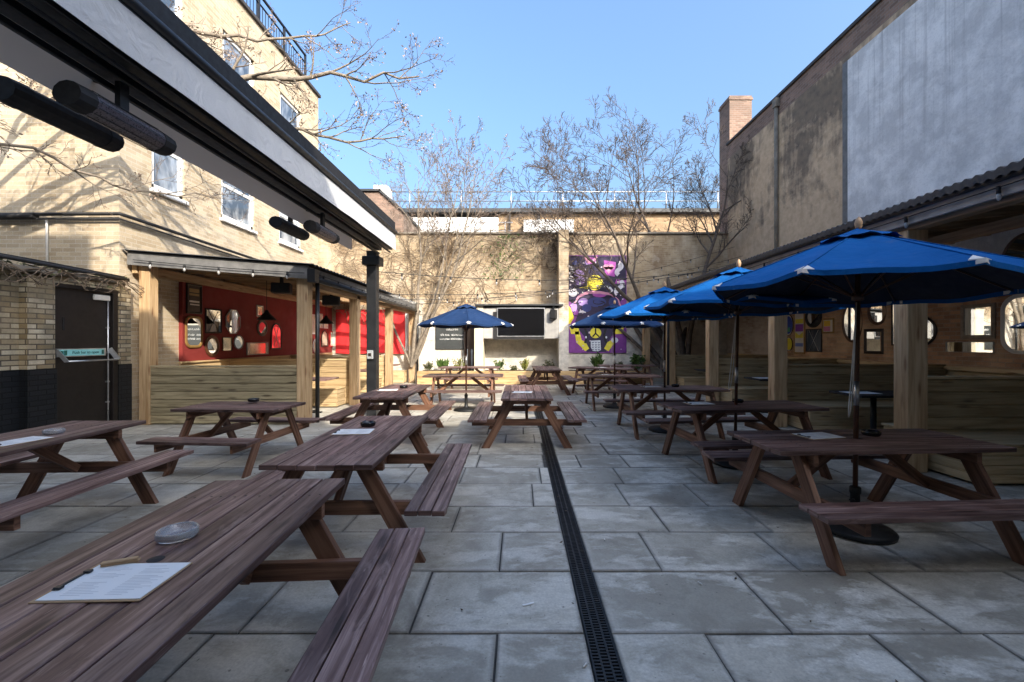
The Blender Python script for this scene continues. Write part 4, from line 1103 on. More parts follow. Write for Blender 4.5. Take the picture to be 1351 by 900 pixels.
m = MB(); m.beam((-1.47, 1.515, .7625), (-1.37, 1.555, .7625), .022, .007); m.beam((-1.47, 1.513, .7695), (-1.375, 1.553, .7705), .02, .006)
tag(m.build('wooden_peg', M['clipboard'], None, .002), 'small wooden clothes peg lying across the menu on the nearest table', 'peg')
def ashtray(label, loc, mat, r=.068):
    o = thing('ashtray', label, 'ashtray', loc, 0, 'ashtrays on the tables')
    m = MB(); m.lathe([(0, .0), (r * .86, .0), (r, .012), (r, .036), (r * .93, .040), (r * .86, .036), (r * .80, .012), (0, .009)], 28); m.build('bowl', mat, o)
    return o
ashtray('clear round glass ashtray on the nearest table', (-1.39, 1.75, .7505), M['glass'], .072)
a0 = ashtray('dark ashtray next to the menu on the table beyond the nearest one', (-1.43, 4.06, .7505), M['tv'])
for lab, x, y in (('dark ashtray on the table before the weathered shelter panel', -3.52, 5.7), ('dark ashtray beside the umbrella pole of the large front table', 2.98, 3.66),
                  ('dark ashtray on the table under the second blue umbrella', 2.84, 5.62), ('dark ashtray on the table partly hidden behind the awning post', -1.98, 7.35),
                  ('dark ashtray on the table under the third blue umbrella', 2.72, 7.55)):
    copy_thing(a0, lab, (x, y, .7505))
ashtray('clear glass ashtray on the table beside the low brick wall', (-4.02, 3.72, .7505), M['glass'], .07)
for lab, x, y, z in (('pale menu sheet on the dark table in the booth behind the nearest shaded partition', 5.25, 6.65, .7515), ('pale menu sheet on the dark table behind the second shaded partition', 5.3, 9.3, .7515)):
    m = MB(); m.box(-.22, .22, -.15, .15, 0, .003); o = m.build('menu_sheet', M['paper']); o.location = (x, y, z); tag(o, lab, 'menu')

# ------------------------------------------------------------------ umbrellas
def make_umbrella(label, loc, rz, mat, zr=2.0, zp=2.46, r=1.12, tilt=(0, 0)):
    U = thing('garden_umbrella', label, 'umbrella', loc, rz, 'blue garden umbrellas')
    U.rotation_euler = (R(tilt[0]), R(tilt[1]), rz)
    tips = [Vector((math.cos(R(45 * k)) * r, math.sin(R(45 * k)) * r, zr)) for k in range(8)]
    m = MB()
    top = Vector((0, 0, zp)); n1, n2 = 10, 8
    def canopy_point(k, a, b):     # a: 0 centre..1 rim, b across the panel
        p = top.lerp(tips[k], a).lerp(top.lerp(tips[(k + 1) % 8], a), b)
        sag = (b * (1 - b)) * 4
        p.z += -.05 * math.sin(math.pi * min(1, a)) * .55 * (1 - .0 * sag) + .025 * math.sin(math.pi * a) - .028 * sag * a
        p.x *= 1 - .018 * sag * a; p.y *= 1 - .018 * sag * a
        p.z += (.004 * math.sin(7 * a + k * 2.1) + .007 * math.sin(12 * a + 5 * b + k * 1.3) + .006 * math.sin(9.4 * b + 4 * a + k)) * sag
        return p
    for k in range(8):
        I = {}
        for i in range(n1 + 1):
            for j in range(n2 + 1):
                a = .13 + .87 * i / n1; I[i, j] = len(m.v); m.v.append(tuple(canopy_point(k, a, j / n2)))
        for i in range(n1):
            for j in range(n2): m.idx([I[i, j], I[i + 1, j], I[i + 1, j + 1], I[i, j + 1]], [(0, 0)] * 4, 0, True)
        # short valance
        for j in range(n2):
            a_, b_ = Vector(m.v[I[n1, j]]), Vector(m.v[I[n1, j + 1]])
            dz = Vector((0, 0, .035))
            m.face([a_, b_, b_ - dz, a_ - dz])
    for k in range(8):
        m.tube([canopy_point(k, .13 + .87 * i / 8, 0) + Vector((0, 0, .003)) for i in range(9)], .0045, 5)
    can = m.build('canopy', mat, U)
    m = MB()
    for k in range(8):
        I = {}
        for i in range(n1 + 1):
            for j in range(n2 + 1):
                p = canopy_point(k, .13 + .86 * i / n1, j / n2); p.z -= .005; I[i, j] = len(m.v); m.v.append(tuple(p))
        for i in range(n1):
            for j in range(n2): m.idx([I[i, j], I[i, j + 1], I[i + 1, j + 1], I[i + 1, j]], [(0, 0)] * 4, 0, True)
    m.build('underside_shade', M['underside_shade'], can)  # added dark skin that paints the shade under the canopy
    m = MB()
    for k in range(8):
        I = {}
        for i in range(5):
            for j in range(7):
                a = .0 + .25 * i / 4; p = canopy_point(k, max(a, .001), j / 6); s = (j / 6 * (1 - j / 6)) * 4
                p.z += .018 + .030 * s * (i / 4) ** 2; I[i, j] = len(m.v); m.v.append(tuple(p))
        for i in range(4):
            for j in range(6): m.idx([I[i, j], I[i + 1, j], I[i + 1, j + 1], I[i, j + 1]], [(0, 0)] * 4, 0, True)
    m.build('vent_cap', mat, can)
    for k in range(8):
        t_ = tips[k]; m = MB()
        l, q = canopy_point(k, .93, .0), canopy_point(k, .995, .075); w = canopy_point((k - 1) % 8, .995, .925); e = canopy_point(k, 1.004, 0)
        up = Vector((0, 0, .006))
        m.face([l + up, w + up, e + up]); m.face([l + up, e + up, q + up])
        dz = Vector((0, 0, .03)); m.face([w + up, w - dz, e - dz + (e * .004), e + up]); m.face([e + up, e - dz + (e * .004), q - dz, q + up])
        m.build('tip_pocket', M['pocket'], U)
        m = MB(); a_ = canopy_point(k, .10, 0); b_ = canopy_point(k, .985, 0); o = Vector((0, 0, -.014))
        mids = [canopy_point(k, .1 + .885 * i / 5, 0) + o for i in range(6)]
        m.tube([q_ - Vector((0, 0, .006)) for q_ in mids], .007, 5); rib = m.build('rib', M['pole'], U)
        m = MB(); m.tube([Vector((math.cos(R(45 * k)) * .035, math.sin(R(45 * k)) * .035, zp - .55)), canopy_point(k, .52, 0) + o * 1.5], .006, 5); m.build('strut', M['pole'], rib)
    m = MB(); m.tube([(0, 0, .10), (0, 0, zp + .03)], .019, 12); po = m.build('pole', M['pole'], U)
    m = MB(); m.tube([(0, 0, 1.02), (0, 0, 1.22)], .0205, 12); m.build('pole_sleeve', M['steel'], po)
    m = MB(); m.lathe([(.02, -.04), (.042, -.03), (.042, .03), (.02, .04)], 14, (0, 0, zp - .55)); m.build('hub', M['pole'], U)
    m = MB(); m.lathe([(.02, -.05), (.045, -.03), (.045, 0), (.02, .01)], 14, (0, 0, zp - .06)); m.build('top_notch', M['pole'], U)
    m = MB(); m.lathe([(.02, 0), (.026, .02), (.03, .045), (.018, .08), (.0, .10)], 12, (0, 0, zp + .02)); m.build('finial', M['finial'], U)
    m = MB(); m.tube([(.028, .0, zp - .6), (.035, -.005, 1.6), (.05, -.01, 1.2), (.085, -.015, .98), (.105, -.02, .93), (.112, -.02, 1.0), (.085, -.01, 1.3), (.045, 0, 1.75), (.03, 0, zp - .62)], .005, 5); m.build('pull_cord', M['cord'], U)
    m = MB(); m.lathe([(0, .004), (.27, .004), (.275, .03), (.26, .045), (.07, .07), (.045, .10), (.034, .16), (.034, .30), (.04, .31), (.04, .35), (.034, .36), (.022, .36)], 32); b_ = m.build('base', M['iron'], U)
    m = MB(); m.tube([(.034, 0, .26), (.075, 0, .26)], .008, 8); m.tube([(.075, -.02, .26), (.075, .02, .26)], .006, 6); m.build('clamp_screw', M['iron'], b_)
    return U
u0 = make_umbrella('nearest and largest looking blue umbrella, over the large front picnic table', (2.74, 3.53, 0), R(217), M['navy'], 1.99, 2.47, 1.14, (0, -2.2))
u1 = copy_thing(u0, 'second blue umbrella, its top catching pale sunlight beside the shaded shelter', (2.70, 5.42, 0), R(205)); u1.rotation_euler = (0, R(-1.6), R(205))
u2 = copy_thing(u0, 'third blue umbrella, mostly hidden behind the second one', (2.50, 7.45, 0), R(222)); u2.rotation_euler = (0, 0, R(222))
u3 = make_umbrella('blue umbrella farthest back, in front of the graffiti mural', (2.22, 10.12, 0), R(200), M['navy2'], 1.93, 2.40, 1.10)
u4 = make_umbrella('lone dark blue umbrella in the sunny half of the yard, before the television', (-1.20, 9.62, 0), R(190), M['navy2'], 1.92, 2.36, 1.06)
# ------------------------------------------------------------------ things on the back wall
ms = thing('graffiti_mural', 'tall purple graffiti mural with a yellow sun-like ball and yellow arms', 'mural', (2.91, 16.36, 1.10))
MW, MH = 2.26, 3.70
mural = MB(); mural.box(-MW / 2, MW / 2, -.012, .03, 0, MH); mmats = [col('mural_purple', (.20, .045, .26), .7)]
layer = [0]
def paint(name, c, polys):
    layer[0] += 1; y = -.0125 - layer[0] * .0006
    mmats.append(col('mural_' + name, c, .7))
    for P in polys: mural.face([((p[0] - .5) * MW, y, p[1] * MH) for p in P], None, len(mmats) - 1)
def ell(cx, cz, rx, rz, a0=0, a1=360, n=22): return [(cx + rx * math.cos(R(a0 + (a1 - a0) * i / n)), cz + rz * math.sin(R(a0 + (a1 - a0) * i / n))) for i in range(n + (0 if a1 - a0 == 360 else 1))]
def band(pts, w, asp=MW / MH):
    Lp, Rp = [], []
    for i, p in enumerate(pts):
        a = Vector(pts[max(0, i - 1)]); b = Vector(pts[min(len(pts) - 1, i + 1)]); d = (b - a); d = Vector((d.x, d.y / asp)).normalized()
        nrm = Vector((-d.y, d.x * asp)); ww = w if not hasattr(w, '__len__') else w[i]
        Lp.append((p[0] + nrm.x * ww, p[1] + nrm.y * ww)); Rp.append((p[0] - nrm.x * ww, p[1] - nrm.y * ww))
    return [[Lp[i], Rp[i], Rp[i + 1], Lp[i + 1]] for i in range(len(pts) - 1)]
def curve(x0, z0, x1, z1, amp, wv, n=16): return [(x0 + (x1 - x0) * i / n + amp * math.sin(wv * i / n), z0 + (z1 - z0) * i / n) for i in range(n + 1)]
paint('dark_ground', (.026, .018, .055), [[(.02, .99), (.02, .55), (.2, .42), (.12, .3), (.3, .16), (.33, .01), (.66, .01), (.72, .14), (.88, .3), (.8, .45), (.99, .6), (.99, .99)]])
mr = random.Random(12)
paint('lilac_patch', (.36, .24, .55), [ell(.2, .82, .09, .035), ell(.22, .74, .08, .05), ell(.28, .52, .09, .04), ell(.36, .93, .06, .03), ell(.12, .47, .05, .05)])
paint('magenta_patch', (.36, .07, .36), [[(.62, .95), (.82, .93), (.8, .78), (.64, .8)], ell(.55, .60, .12, .03), [(.34, .985), (.5, .97), (.46, .9), (.33, .92)], [(.84, .76), (.99, .74), (.99, .70), (.8, .71)]])
paint('pink_band', (.62, .28, .40), band([(.12, .5), (.2, .58), (.36, .62), (.55, .62), (.74, .60), (.86, .54), (.9, .48)], [.012, .02, .025, .022, .02, .016, .01]) + [ell(.66, .88, .05, .028), ell(.74, .88, .05, .028), [(.61, .88), (.70, .81), (.79, .88)]] + band([(.3, .98), (.36, .93), (.44, .94), (.5, .985)], .018))
paint('white_swirl', (.64, .62, .68), band(curve(.02, .88, .12, .80, .05, 5), .03) + band(curve(.04, .78, .10, .73, .03, 4), .03) + [ell(.1, .62, .075, .045)] + band(curve(.87, .92, .88, .80, .045, 6), .035) + band(curve(.9, .74, .86, .60, .045, 6), .035) + band([(.62, .69), (.72, .67), (.76, .64), (.72, .615)], .018) + [ell(.26, .41, .06, .025, 0, 180)])
paint('blue_shade', (.035, .045, .17), [ell(.5, .52, .16, .05), ell(.33, .46, .08, .04), ell(.78, .52, .08, .05), ell(.15, .92, .06, .02)])
paint('yellow_ball', (.72, .62, .05), [ell(.47, .72, .13, .08), [(.36, .69), (.2, .665), (.37, .655)], [(.0, .5), (.06, .46), (.12, .36), (.06, .3), (.0, .29)]])
paint('ball_shadow', (.34, .27, .02), band([(.38, .70), (.43, .66), (.5, .655), (.56, .68)], .014) + band([(.40, .76), (.45, .745), (.47, .71)], .008) + band([(.53, .76), (.50, .735)], .008) + [ell(.43, .735, .014, .010)])
paint('yellow_arm', (.70, .60, .05), band([(.08, .27), (.1, .21), (.17, .2), (.16, .27)], .04) + band([(.17, .22), (.2, .12), (.27, .09), (.34, .03)], [.04, .05, .055, .04]) + band([(.92, .28), (.9, .21), (.83, .2), (.85, .28)], .04) + band([(.78, .12), (.72, .09), (.66, .03)], [.035, .05, .045]) + [ell(.48, .205, .095, .055)])
paint('black_figure', (.008, .008, .010), band([(.48, .25), (.48, .2), (.43, .165)], .012) + band([(.48, .2), (.54, .165)], .012) + [ell(.09, .265, .035, .022), ell(.86, .265, .04, .025), ell(.38, .34, .06, .03), ell(.58, .34, .06, .03)] + band([(.2, .3), (.3, .26), (.34, .18), (.3, .1)], .018) + band([(.76, .3), (.66, .26), (.62, .18), (.66, .1)], .018))
paint('pale_marks', (.58, .62, .66), [[(.40, .125), (.56, .13), (.57, .03), (.52, .015), (.43, .02), (.40, .06)], ell(.80, .13, .06, .03), ell(.32, .16, .015, .012), ell(.66, .16, .015, .012)])
sc_ = []
for row in range(4):
    for k in range(3): x = .42 + k * .05; z = .112 - row * .024; sc_ += band([(x, z), (x + .015, z - .012), (x + .03, z)], .006)
paint('scribble', (.05, .06, .12), sc_)
bo = []
for k in range(26):
    x, z = mr.uniform(.05, .95), mr.uniform(.4, .97); a = mr.uniform(0, 6.28); pts = []
    for i in range(7): pts.append((x + .07 * math.cos(a + i * .55) * (1 + .1 * i), z + .028 * math.sin(a + i * .55)))
    bo += band(pts, .007)
paint('outline', (.012, .010, .016), bo)
bo = []
for k in range(40):
    x, z = mr.uniform(.04, .96), mr.uniform(.03, .97); bo.append(ell(x, z, mr.uniform(.006, .018), mr.uniform(.004, .011)))
paint('fleck', (.60, .52, .62), bo)
mural.build('painted_board', mmats, ms)

tv = thing('television_cabinet', 'grey boarded recess with dark lid holding a large flat television', 'television', (0, 15.5, 0))
m = MB(); m.box(-1.315, 1.395, .02, .89, 1.64, 2.74); m.build('cabinet', M['greyw'] if 'greyw' in M else col('grey_boarding', (.36, .35, .33), .7), tv, .006)
m = MB(); m.box(-1.62, 1.55, -.12, .89, 2.81, 2.87); m.build('cabinet_roof', M['sheet'], tv, .008)
m = MB()
for k in range(9): m.box(.93 + k * .05, .935 + k * .05, .012, .0195, 1.66, 2.72)
m.build('board_joint', M['stone'], tv)
m = MB(); m.box(-.82, .90, -.05, .0, 1.70, 2.75); fr_ = m.build('television_frame', M['steel'], tv, .006)
m = MB(); m.box(-.79, .87, -.056, -.0505, 1.74, 2.71); m.build('screen', M['tv'], fr_)
m = MB(); m.box(-.95, .86, -.03, .01, 1.61, 1.69); m.box(-.96, -.83, -.02, .01, 1.61, 2.6); m.build('bracket', M['matblack'], tv)
speaker('small black speaker fixed on the grey boarding next to the television', 1.20, 15.42, 2.50, R(-20), .20, .32)
ch = thing('chalkboard', 'black chalkboard sign with white chalk writing on the whitewashed back wall', 'sign', (-2.62, 16.36, 1.24))
m = MB(); m.box(-.58, .58, -.02, .03, 0, .90); m.build('board', M['chalk'], ch, .006)
m = MB(); r = random.Random(2)
def chalk_word(x0, x1, z, h):
    x = x0
    while x < x1:
        w_ = r.uniform(.025, .05); pts = [(x + w_ * f, -.0225, z + h * g) for f, g in ((0, r.uniform(.0, .3)), (.2, r.uniform(.7, 1)), (.5, r.uniform(0, .3)), (.8, r.uniform(.5, 1)), (1, r.uniform(0, .2)))]
        m.tube(pts, .0055, 4, 0, False); x += w_ + .006
for (x0, x1, z, h) in ((-.18, .02, .70, .09), (.07, .26, .70, .09), (-.40, -.26, .50, .10), (-.22, -.05, .50, .08), (.02, .30, .50, .09), (.34, .50, .50, .08), (-.42, -.28, .35, .08), (-.22, -.04, .35, .08), (-.01, .16, .35, .09), (.2, .5, .35, .08)):
    chalk_word(x0, x1, z, h)
m.build('chalk_writing', M['chalkw'], ch)

# ------------------------------------------------------------------ planter and shrubs
pl = thing('timber_planter', 'long sleeper planter with dark soil along the back wall', 'planter', (0, 0, 0))
m = MB()
for k in range(2):
    z0, z1 = .01 + k * .24, .01 + (k + 1) * .24 - .005
    x = -3.65
    while x < 4.4:
        x1 = min(4.4, x + 2.4); m.box(x, x1 - .006, 15.28, 15.42, z0, z1); x = x1
m.build('sleeper', M['sleeper'], pl, .008)
m = MB(); m.face([(-3.65, 15.42, .43), (4.4, 15.42, .43), (4.4, 16.39, .45), (-3.65, 16.39, .45)]); m.build('soil', M['soil'], pl)
def shrub(label, x, y, z, w, h, mat, n=260, seed=0, blade=False, ll=.07):
    r = random.Random(seed); o = thing('leafy_shrub', label, 'shrub', (x, y, z), 0, 'shrubs in the timber planter')
    s = MB(); l = MB()
    tips_ = []
    for k in range(9):
        a = r.uniform(0, 6.28); q = r.uniform(.2, 1)
        e = Vector((math.cos(a) * w * .4 * q, math.sin(a) * w * .35 * q, h * r.uniform(.5, .95)))
        s.tube([Vector((e.x * .1, e.y * .1, -.02)), e * .5 + Vector((0, 0, .03)), e], [.008, .006, .003], 4); tips_.append(e)
    s.build('stem', M['vine'], o)
    for k in range(n):
        e = tips_[r.randrange(len(tips_))]; f = r.uniform(.35, 1.08)
        c = Vector((e.x * f, e.y * f, e.z * f)) + Vector((r.gauss(0, .07) * w, r.gauss(0, .07) * w, r.gauss(0, .06) * h))
        if blade: d = Vector((r.gauss(0, .5), r.gauss(0, .5), 1)).normalized()
        else: d = Vector((r.gauss(0, 1), r.gauss(0, 1), r.gauss(.3, .7))).normalized()
        t_ = d.cross(Vector((r.gauss(0, 1), r.gauss(0, 1), r.gauss(0, 1)))).normalized()
        a, b = ll * r.uniform(.6, 1.3), ll * (.12 if blade else .34)
        l.face([c, c + d * a * .5 + t_ * b, c + d * a, c + d * a * .5 - t_ * b])
    l.build('leaves', M[mat], o)
for k, q in enumerate((
    ('low grey-green shrub at the planter end next to the shelter', -3.35, 15.85, .44, .45, .36, 'leafC', 300, 1),
    ('spiky bright green plant, second from the planter end', -2.85, 15.8, .44, .42, .36, 'leafA', 260, 2, True, .2),
    ('rounded yellow-green shrub below the chalkboard edge', -2.25, 15.85, .44, .5, .46, 'leafB', 420, 3),
    ('dark green leafy shrub under the television beside the pale buttress', -.78, 15.8, .44, .55, .42, 'leafA', 420, 4),
    ('small low green plant between two shrubs under the television', -.22, 15.75, .44, .35, .2, 'leafC', 200, 5),
    ('golden green shrub under the middle of the television', .18, 15.8, .44, .48, .44, 'leafB', 420, 6),
    ('shaded dark shrub against the tall buttress', 1.05, 15.9, .44, .55, .4, 'leafC', 380, 7),
    ('shaded spiky plant below the mural', 2.85, 15.8, .44, .55, .5, 'leafA', 300, 8, True, .24),
    ('shaded low shrub under the mural by its outer edge', 3.7, 15.9, .44, .5, .35, 'leafC', 300, 9),
    ('broad dark leaved shrub past the mural by the shaded posts', 4.3, 15.85, .44, .6, .6, 'leafA', 380, 10, False, .14))):
    shrub(*q[:8], *((q[8],) if len(q) == 9 else (q[8], q[9], q[10])))

# ------------------------------------------------------------------ climber on the back wall
m = MB(); r = random.Random(31)
def on_wall_path(x, z, dx, dz, n, step, rad, y):
    pts = []
    for k in range(n):
        pts.append((x, y - abs(r.gauss(0, .02)), z)); dx += r.gauss(0, .35); dz += r.gauss(0, .35); q = math.hypot(dx, dz) or 1; dx, dz = dx / q, dz / q
        x += dx * step; z += dz * step
        if z > 5.75: dz = -abs(dz)
        if z < 2.2: dz = abs(dz)
    m.tube(pts, [rad * (1 - .7 * k / n) for k in range(n)], 4, 0, False)
for k in range(620):
    x = r.uniform(-7.0, -.4) if k < 520 else r.uniform(-1.2, 4.5)
    zc = r.uniform(2.5, 5.7) if k < 520 else r.uniform(4.3, 5.7)
    if x > -2.2 and k < 520 and r.random() < .45: continue
    on_wall_path(x, zc, r.gauss(0, 1), r.gauss(.2, 1), 9, r.uniform(.07, .15), r.uniform(.006, .016), 16.34 - r.uniform(0, .14))
for k in range(260):
    x, z = r.gauss(-.65, .45), r.uniform(3.9, 5.6); x = x + (z - 4.6) * .25
    c = Vector((x, 16.33 - r.uniform(0, .05), z)); a = Vector((r.gauss(0, 1), -.3, r.gauss(0, 1))).normalized() * .05; b = Vector((r.gauss(0, 1), -.5, r.gauss(0, 1))).normalized() * .03
    m.face([c - a, c + b, c + a, c - b], None, 1)
tag(m.build('wall_climber', [M['vine'], M['leafA']]), 'dense tangle of bare climber stems covering the upper back wall', 'climber')

# ------------------------------------------------------------------ bare trees
def rnd_perp(d, r):
    v = Vector((r.gauss(0, 1), r.gauss(0, 1), r.gauss(0, 1))); v = v - d * v.dot(d)
    return v.normalized()
MINR = [.0024]
def grow(tr, cr, p, d, rad, length, lvl, maxl, r, up=.10, wander=.16, kids=(7, 6, 5, 4), spread=(.6, .75, .8, .8), bud=None, ratio=.56):
    n = max(4, int(5 + length * 1.3)) if lvl < 2 else 4
    pts, rads = [Vector(p)], [rad]; d = Vector(d).normalized(); dirs = [d.copy()]
    for k in range(n):
        d = (d + rnd_perp(d, r) * wander * r.uniform(.4, 1.2) + Vector((0, 0, up)) * (.5 if lvl == 0 else 1)).normalized()
        pts.append(pts[-1] + d * (length / n)); rads.append(max(MINR[0], rad * (1 - .94 * ((k + 1) / n) ** 1.15))); dirs.append(d.copy())
    (tr if lvl <= 1 else cr).tube(pts, rads, (8, 6, 4, 3, 3)[min(lvl, 4)], 0, False)
    if lvl >= maxl:
        if bud and r.random() < bud:
            for q in range(r.randint(3, 7)):
                c = pts[-1] + Vector((r.gauss(0, .03), r.gauss(0, .03), r.gauss(-.02, .04)))
                a = Vector((r.gauss(0, 1), r.gauss(0, 1), r.gauss(0, 1))).normalized() * .022; b = Vector((r.gauss(0, 1), r.gauss(0, 1), r.gauss(0, 1))).normalized() * .015
                cr.face([c - a, c + b, c + a, c - b], None, 1)
        return
    kk = kids[min(lvl, len(kids) - 1)]
    for k in range(kk):
        f0 = .50 if lvl == 0 else .24
        f = f0 + (.98 - f0) * (k + r.uniform(.1, .9)) / kk; x = f * n; i = min(n - 1, int(x)); q = pts[i].lerp(pts[i + 1], x - i)
        a = spread[min(lvl, len(spread) - 1)] * r.uniform(.6, 1.25); dd = (dirs[i] * math.cos(a) + rnd_perp(dirs[i], r) * math.sin(a)).normalized()
        grow(tr, cr, q, dd, max(.004, rads[i] * r.uniform(.48, .66)), length * ratio * r.uniform(.65, 1.15) * (1.12 - .5 * f), lvl + 1, maxl, r, up, wander, kids, spread, bud, ratio)
def tree(label, stems, seed, bark, twig, kids, maxl=3, up=.10, wander=.16, bud=None, ratio=.56, spread=(.55, .7, .8, .8)):
    r = random.Random(seed); o = thing('bare_tree', label, 'tree', stems[0][0], 0, 'bare winter trees')
    base = Vector(stems[0][0]); tr, cr = MB(), MB()
    for (p, d, rad, ln) in stems: grow(tr, cr, Vector(p) - base, d, rad, ln, 0, maxl, r, up, wander, kids, spread, bud, ratio)
    tr.build('trunk', M[bark], o); cr.build('crown', [M[twig], M['bud']], o)
    return o
B = (6.0, 15.75, .2)
MINR[0] = .0062
tree('tall bare many-stemmed tree in the shaded corner by the chimney',
     [(B, (.16, .0, 1), .12, 7.9), (B, (-.12, -.05, 1), .12, 8.9), (B, (-.34, .08, 1), .11, 8.7), (B, (-.60, -.02, 1), .11, 8.0), ((5.7, 15.8, .2), (-.9, .05, 1), .10, 7.0), ((5.9, 15.8, .2), (.04, .15, 1), .09, 8.6), ((5.6, 15.8, .2), (-1.05, .05, 1), .08, 7.0)],
     19, 'barkd', 'twigd', (9, 8, 6, 4), 4, .045, .13, None, .50, (.7, .8, .85, .85))
B2 = (-4.0, 15.9, .6)
MINR[0] = .0056
tree('smaller bare tree of pale stems rising over the back wall behind the shelter',
     [(B2, (.02, .0, 1), .075, 7.0), (B2, (.38, .0, 1), .07, 7.4), (B2, (-.22, .02, 1), .065, 7.0), (B2, (.2, .05, 1), .065, 7.8), (B2, (.62, 0, 1), .055, 6.9), (B2, (-.4, .02, 1), .05, 6.6)],
     23, 'bark', 'twig', (9, 6, 4, 3), 4, .05, .13, .12, .44, (.6, .7, .8, .8))
MINR[0] = .003
# near tree growing beyond the low wall; its limbs reach over the awning
r = random.Random(44); tr, cr = MB(), MB(); base = Vector((-9.3, 4.6, 0))
o = thing('bare_tree', 'bare tree beyond the low wall reaching pale twiggy limbs over the awning', 'tree', tuple(base), 0, 'bare winter trees')
tr.tube([Vector(q) - base for q in ((-9.3, 4.6, 0), (-9.2, 4.7, 1.6), (-9.0, 4.9, 3.0), (-8.6, 5.1, 4.4), (-8.3, 5.3, 5.6))], [.24, .21, .18, .16, .13], 12)
def limb(pts, r0, seed, nk=14, lk=1.15, bud=.4, up=.03):
    rr = random.Random(seed); P = []
    for a, b in zip(pts, pts[1:]):
        a, b = Vector(a), Vector(b); k = 5
        for i in range(k): P.append(a.lerp(b, i / k) + Vector((rr.gauss(0, .03), rr.gauss(0, .03), rr.gauss(0, .03))))
    P.append(Vector(pts[-1])); n = len(P); rads = [max(.007, r0 * (1 - .85 * i / (n - 1))) for i in range(n)]
    tr.tube([q - base for q in P], rads, 8, 0, False)
    for k in range(nk):
        f = .18 + .82 * (k + rr.random()) / nk; i = min(n - 2, int(f * (n - 1))); d0 = (P[i + 1] - P[i]).normalized()
        a = rr.uniform(.45, 1.0); dd = d0 * math.cos(a) + rnd_perp(d0, rr) * math.sin(a)
        grow(tr, cr, P[i] - base, dd, rads[i] * .55, lk * rr.uniform(.5, 1.2), 1, 3, rr, up, .2, (6, 5, 4), (.6, .75, .8), bud, .5)
limb([(-8.3, 5.3, 5.4), (-6.6, 6.2, 5.9), (-4.7, 7.0, 5.75), (-3.2, 7.3, 6.05), (-1.75, 7.5, 6.15)], .085, 3, 22, 1.0)
limb([(-8.4, 5.2, 5.0), (-6.2, 6.8, 5.0), (-4.4, 7.6, 5.35), (-3.2, 7.9, 5.2), (-2.2, 8.3, 5.5)], .06, 4, 20, .9)
limb([(-8.4, 5.2, 5.6), (-7.0, 6.6, 6.6), (-5.4, 7.7, 7.0), (-4.1, 8.2, 7.3), (-3.3, 8.4, 7.75)], .055, 5, 16, .9)
limb([(-8.6, 5.0, 4.4), (-7.0, 6.2, 4.3), (-6.3, 7.0, 3.95), (-5.9, 8.2, 4.3), (-5.6, 9.2, 4.7)], .028, 6, 14, .8, .1)
limb([(-8.3, 5.3, 5.6), (-7.6, 6.0, 7.2), (-6.6, 6.6, 8.6)], .08, 7, 10, 1.2, .4)
limb([(-8.5, 5.1, 4.8), (-7.3, 4.6, 5.8), (-6.2, 4.0, 6.8), (-5.4, 3.6, 7.4)], .08, 8, 12, 1.2, .4)
limb([(-8.5, 5.1, 4.9), (-6.9, 5.4, 5.6), (-5.9, 6.0, 6.0), (-5.2, 6.9, 6.6)], .07, 9, 10, 1.0, .4)
limb([(-8.6, 5.0, 4.2), (-7.6, 4.6, 4.6), (-6.6, 4.5, 4.5), (-5.9, 4.7, 4.2)], .028, 10, 12, .8, .1)
CHn = tr.build('trunk', M['bark'], o); cr.build('crown', [M['twig'], M['bud']], o)

# ------------------------------------------------------------------ festoon lights
bulb_me = {}
def festoon(label, p0, p1, sag, n, cat='string lights', stay=0.0):
    p0, p1 = Vector(p0), Vector(p1); o = thing('festoon_lights', label, cat, tuple(p0), 0, 'strings of festoon bulbs')
    P = lambda f: (p1 - p0) * f + Vector((0, 0, -4 * sag * f * (1 - f)))
    m = MB(); m.tube([P(i / 24) for i in range(25)], .0075, 5, 0, False); m.build('wire', M['cable'], o)
    for k in range(n):
        c = P((k + .5) / n)
        if 's' not in bulb_me:
            m = MB(); m.tube([(0, 0, -.06), (0, 0, .01)], .017, 8); q = m.build('lamp_holder', M['matblack'], o); bulb_me['s'] = q
            m = MB(); m.lathe([(0, -.13), (.013, -.117), (.021, -.10), (.020, -.08), (.013, -.06)], 12); q2 = m.build('bulb', M['bulb'], q); bulb_me['b'] = q2
            q.location = c
        else:
            q = bulb_me['s'].copy(); COL.objects.link(q); q.parent = o; q.location = c; CH.setdefault(o, []).append(q)
            q2 = bulb_me['b'].copy(); COL.objects.link(q2); q2.parent = q
GL = 'lights'
festoon('string of bulbs along the sloping front fascia of the sunlit shelter', (-7.0, 7.80, 3.02), (-3.9, 7.80, 2.78), .02, 5)
festoon('string of bulbs along the long fascia of the sunlit shelter', (-3.80, 8.0, 2.80), (-3.80, 16.2, 2.76), .02, 12)
festoon('string of bulbs along the grey fascia of the shaded shelter', (4.44, 1.6, 2.99), (4.44, 16.0, 2.97), .02, 15)
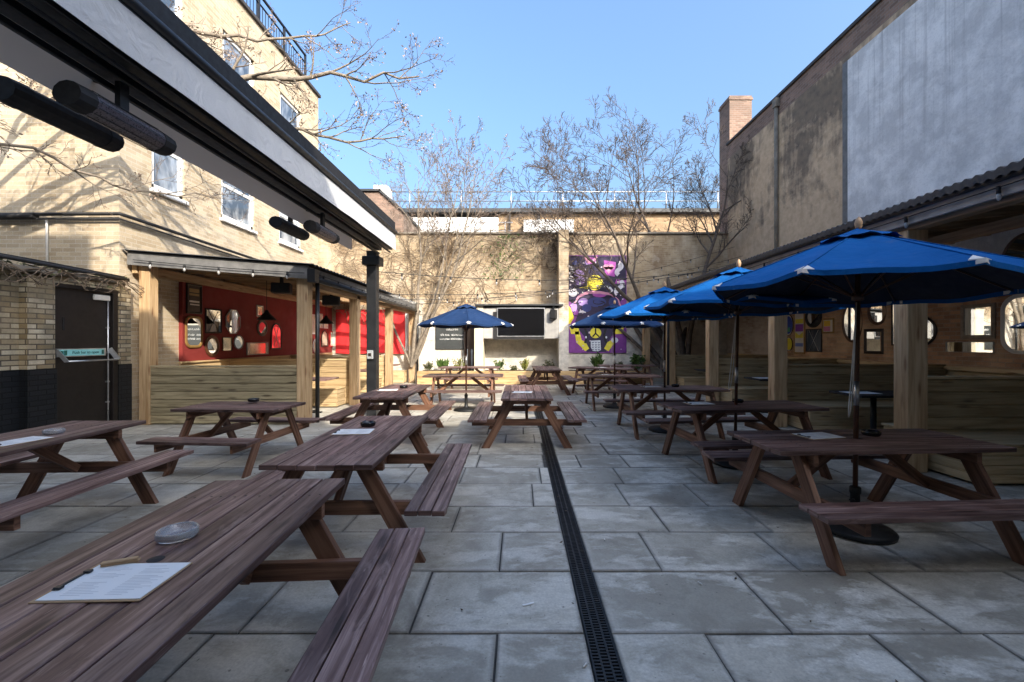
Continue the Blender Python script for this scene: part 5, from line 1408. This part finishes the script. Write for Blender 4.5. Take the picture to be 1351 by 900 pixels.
for k, (y0, z0, y1, z1, nm) in enumerate(((15.9, 2.9, 15.8, 5.0, 'closest to the back wall'), (14.6, 2.8, 15.2, 4.55, 'second from the back wall'), (13.2, 2.82, 14.4, 4.3, 'third from the back wall'), (11.8, 2.84, 13.4, 4.15, 'fourth from the back wall'), (9.0, 3.0, 12.4, 3.95, 'running from the awning post'))):
    festoon(f'festoon wire with small bulbs crossing the yard, {nm}', (-3.85 if k < 4 else -3.0, y0, z0), (7.86, y1, z1), .38, 11)
# ------------------------------------------------------------------ camera, light, world
cam = bpy.data.cameras.new('camera'); co = bpy.data.objects.new('camera', cam); COL.objects.link(co)
co.location = (0, 0, CAM_Z); co.rotation_euler = (R(90), 0, 0)
cam.sensor_width = 36; cam.lens = 569 / 1351 * 36; cam.shift_x = -10.5 / 1351; cam.shift_y = 0.0
cam.clip_start = 0.05; cam.clip_end = 1500
SC.camera = co
SUN = Vector((1, -1.5, 1.125)).normalized()
sl = bpy.data.lights.new('sun', 'SUN'); so = bpy.data.objects.new('sun', sl); COL.objects.link(so)
so.rotation_euler = (-SUN).to_track_quat('-Z', 'Y').to_euler()
sl.energy = SUN_E; sl.angle = R(0.5); sl.color = (1.0, 0.90, 0.76)
W = bpy.data.worlds.new('World'); SC.world = W; W.use_nodes = True
nt = W.node_tree; nt.nodes.clear()
o_ = nt.nodes.new('ShaderNodeOutputWorld'); bg = nt.nodes.new('ShaderNodeBackground'); sk = nt.nodes.new('ShaderNodeTexSky')
sk.sky_type = 'NISHITA'; sk.sun_disc = False
sk.sun_elevation = math.asin(SUN.z); sk.sun_rotation = math.atan2(SUN.x, SUN.y)
sk.air_density = 1.5; sk.dust_density = 9.5; sk.ozone_density = 7.5
nt.links.new(sk.outputs[0], bg.inputs[0]); nt.links.new(bg.outputs[0], o_.inputs[0]); bg.inputs[1].default_value = SKY_E
vs = SC.view_settings; vs.view_transform = 'Standard'; vs.look = 'None'; vs.gamma = 1; vs.exposure = EXPO; vs.use_curve_mapping = False
SC.render.engine = 'CYCLES'
cy = SC.cycles; cy.use_denoising = True; cy.max_bounces = 8; cy.diffuse_bounces = 5; cy.glossy_bounces = 4; cy.transmission_bounces = 6
cy.sample_clamp_indirect = 6.0
try: cy.denoiser = 'OPENIMAGEDENOISE'
except Exception: pass
SC.render.film_transparent = False
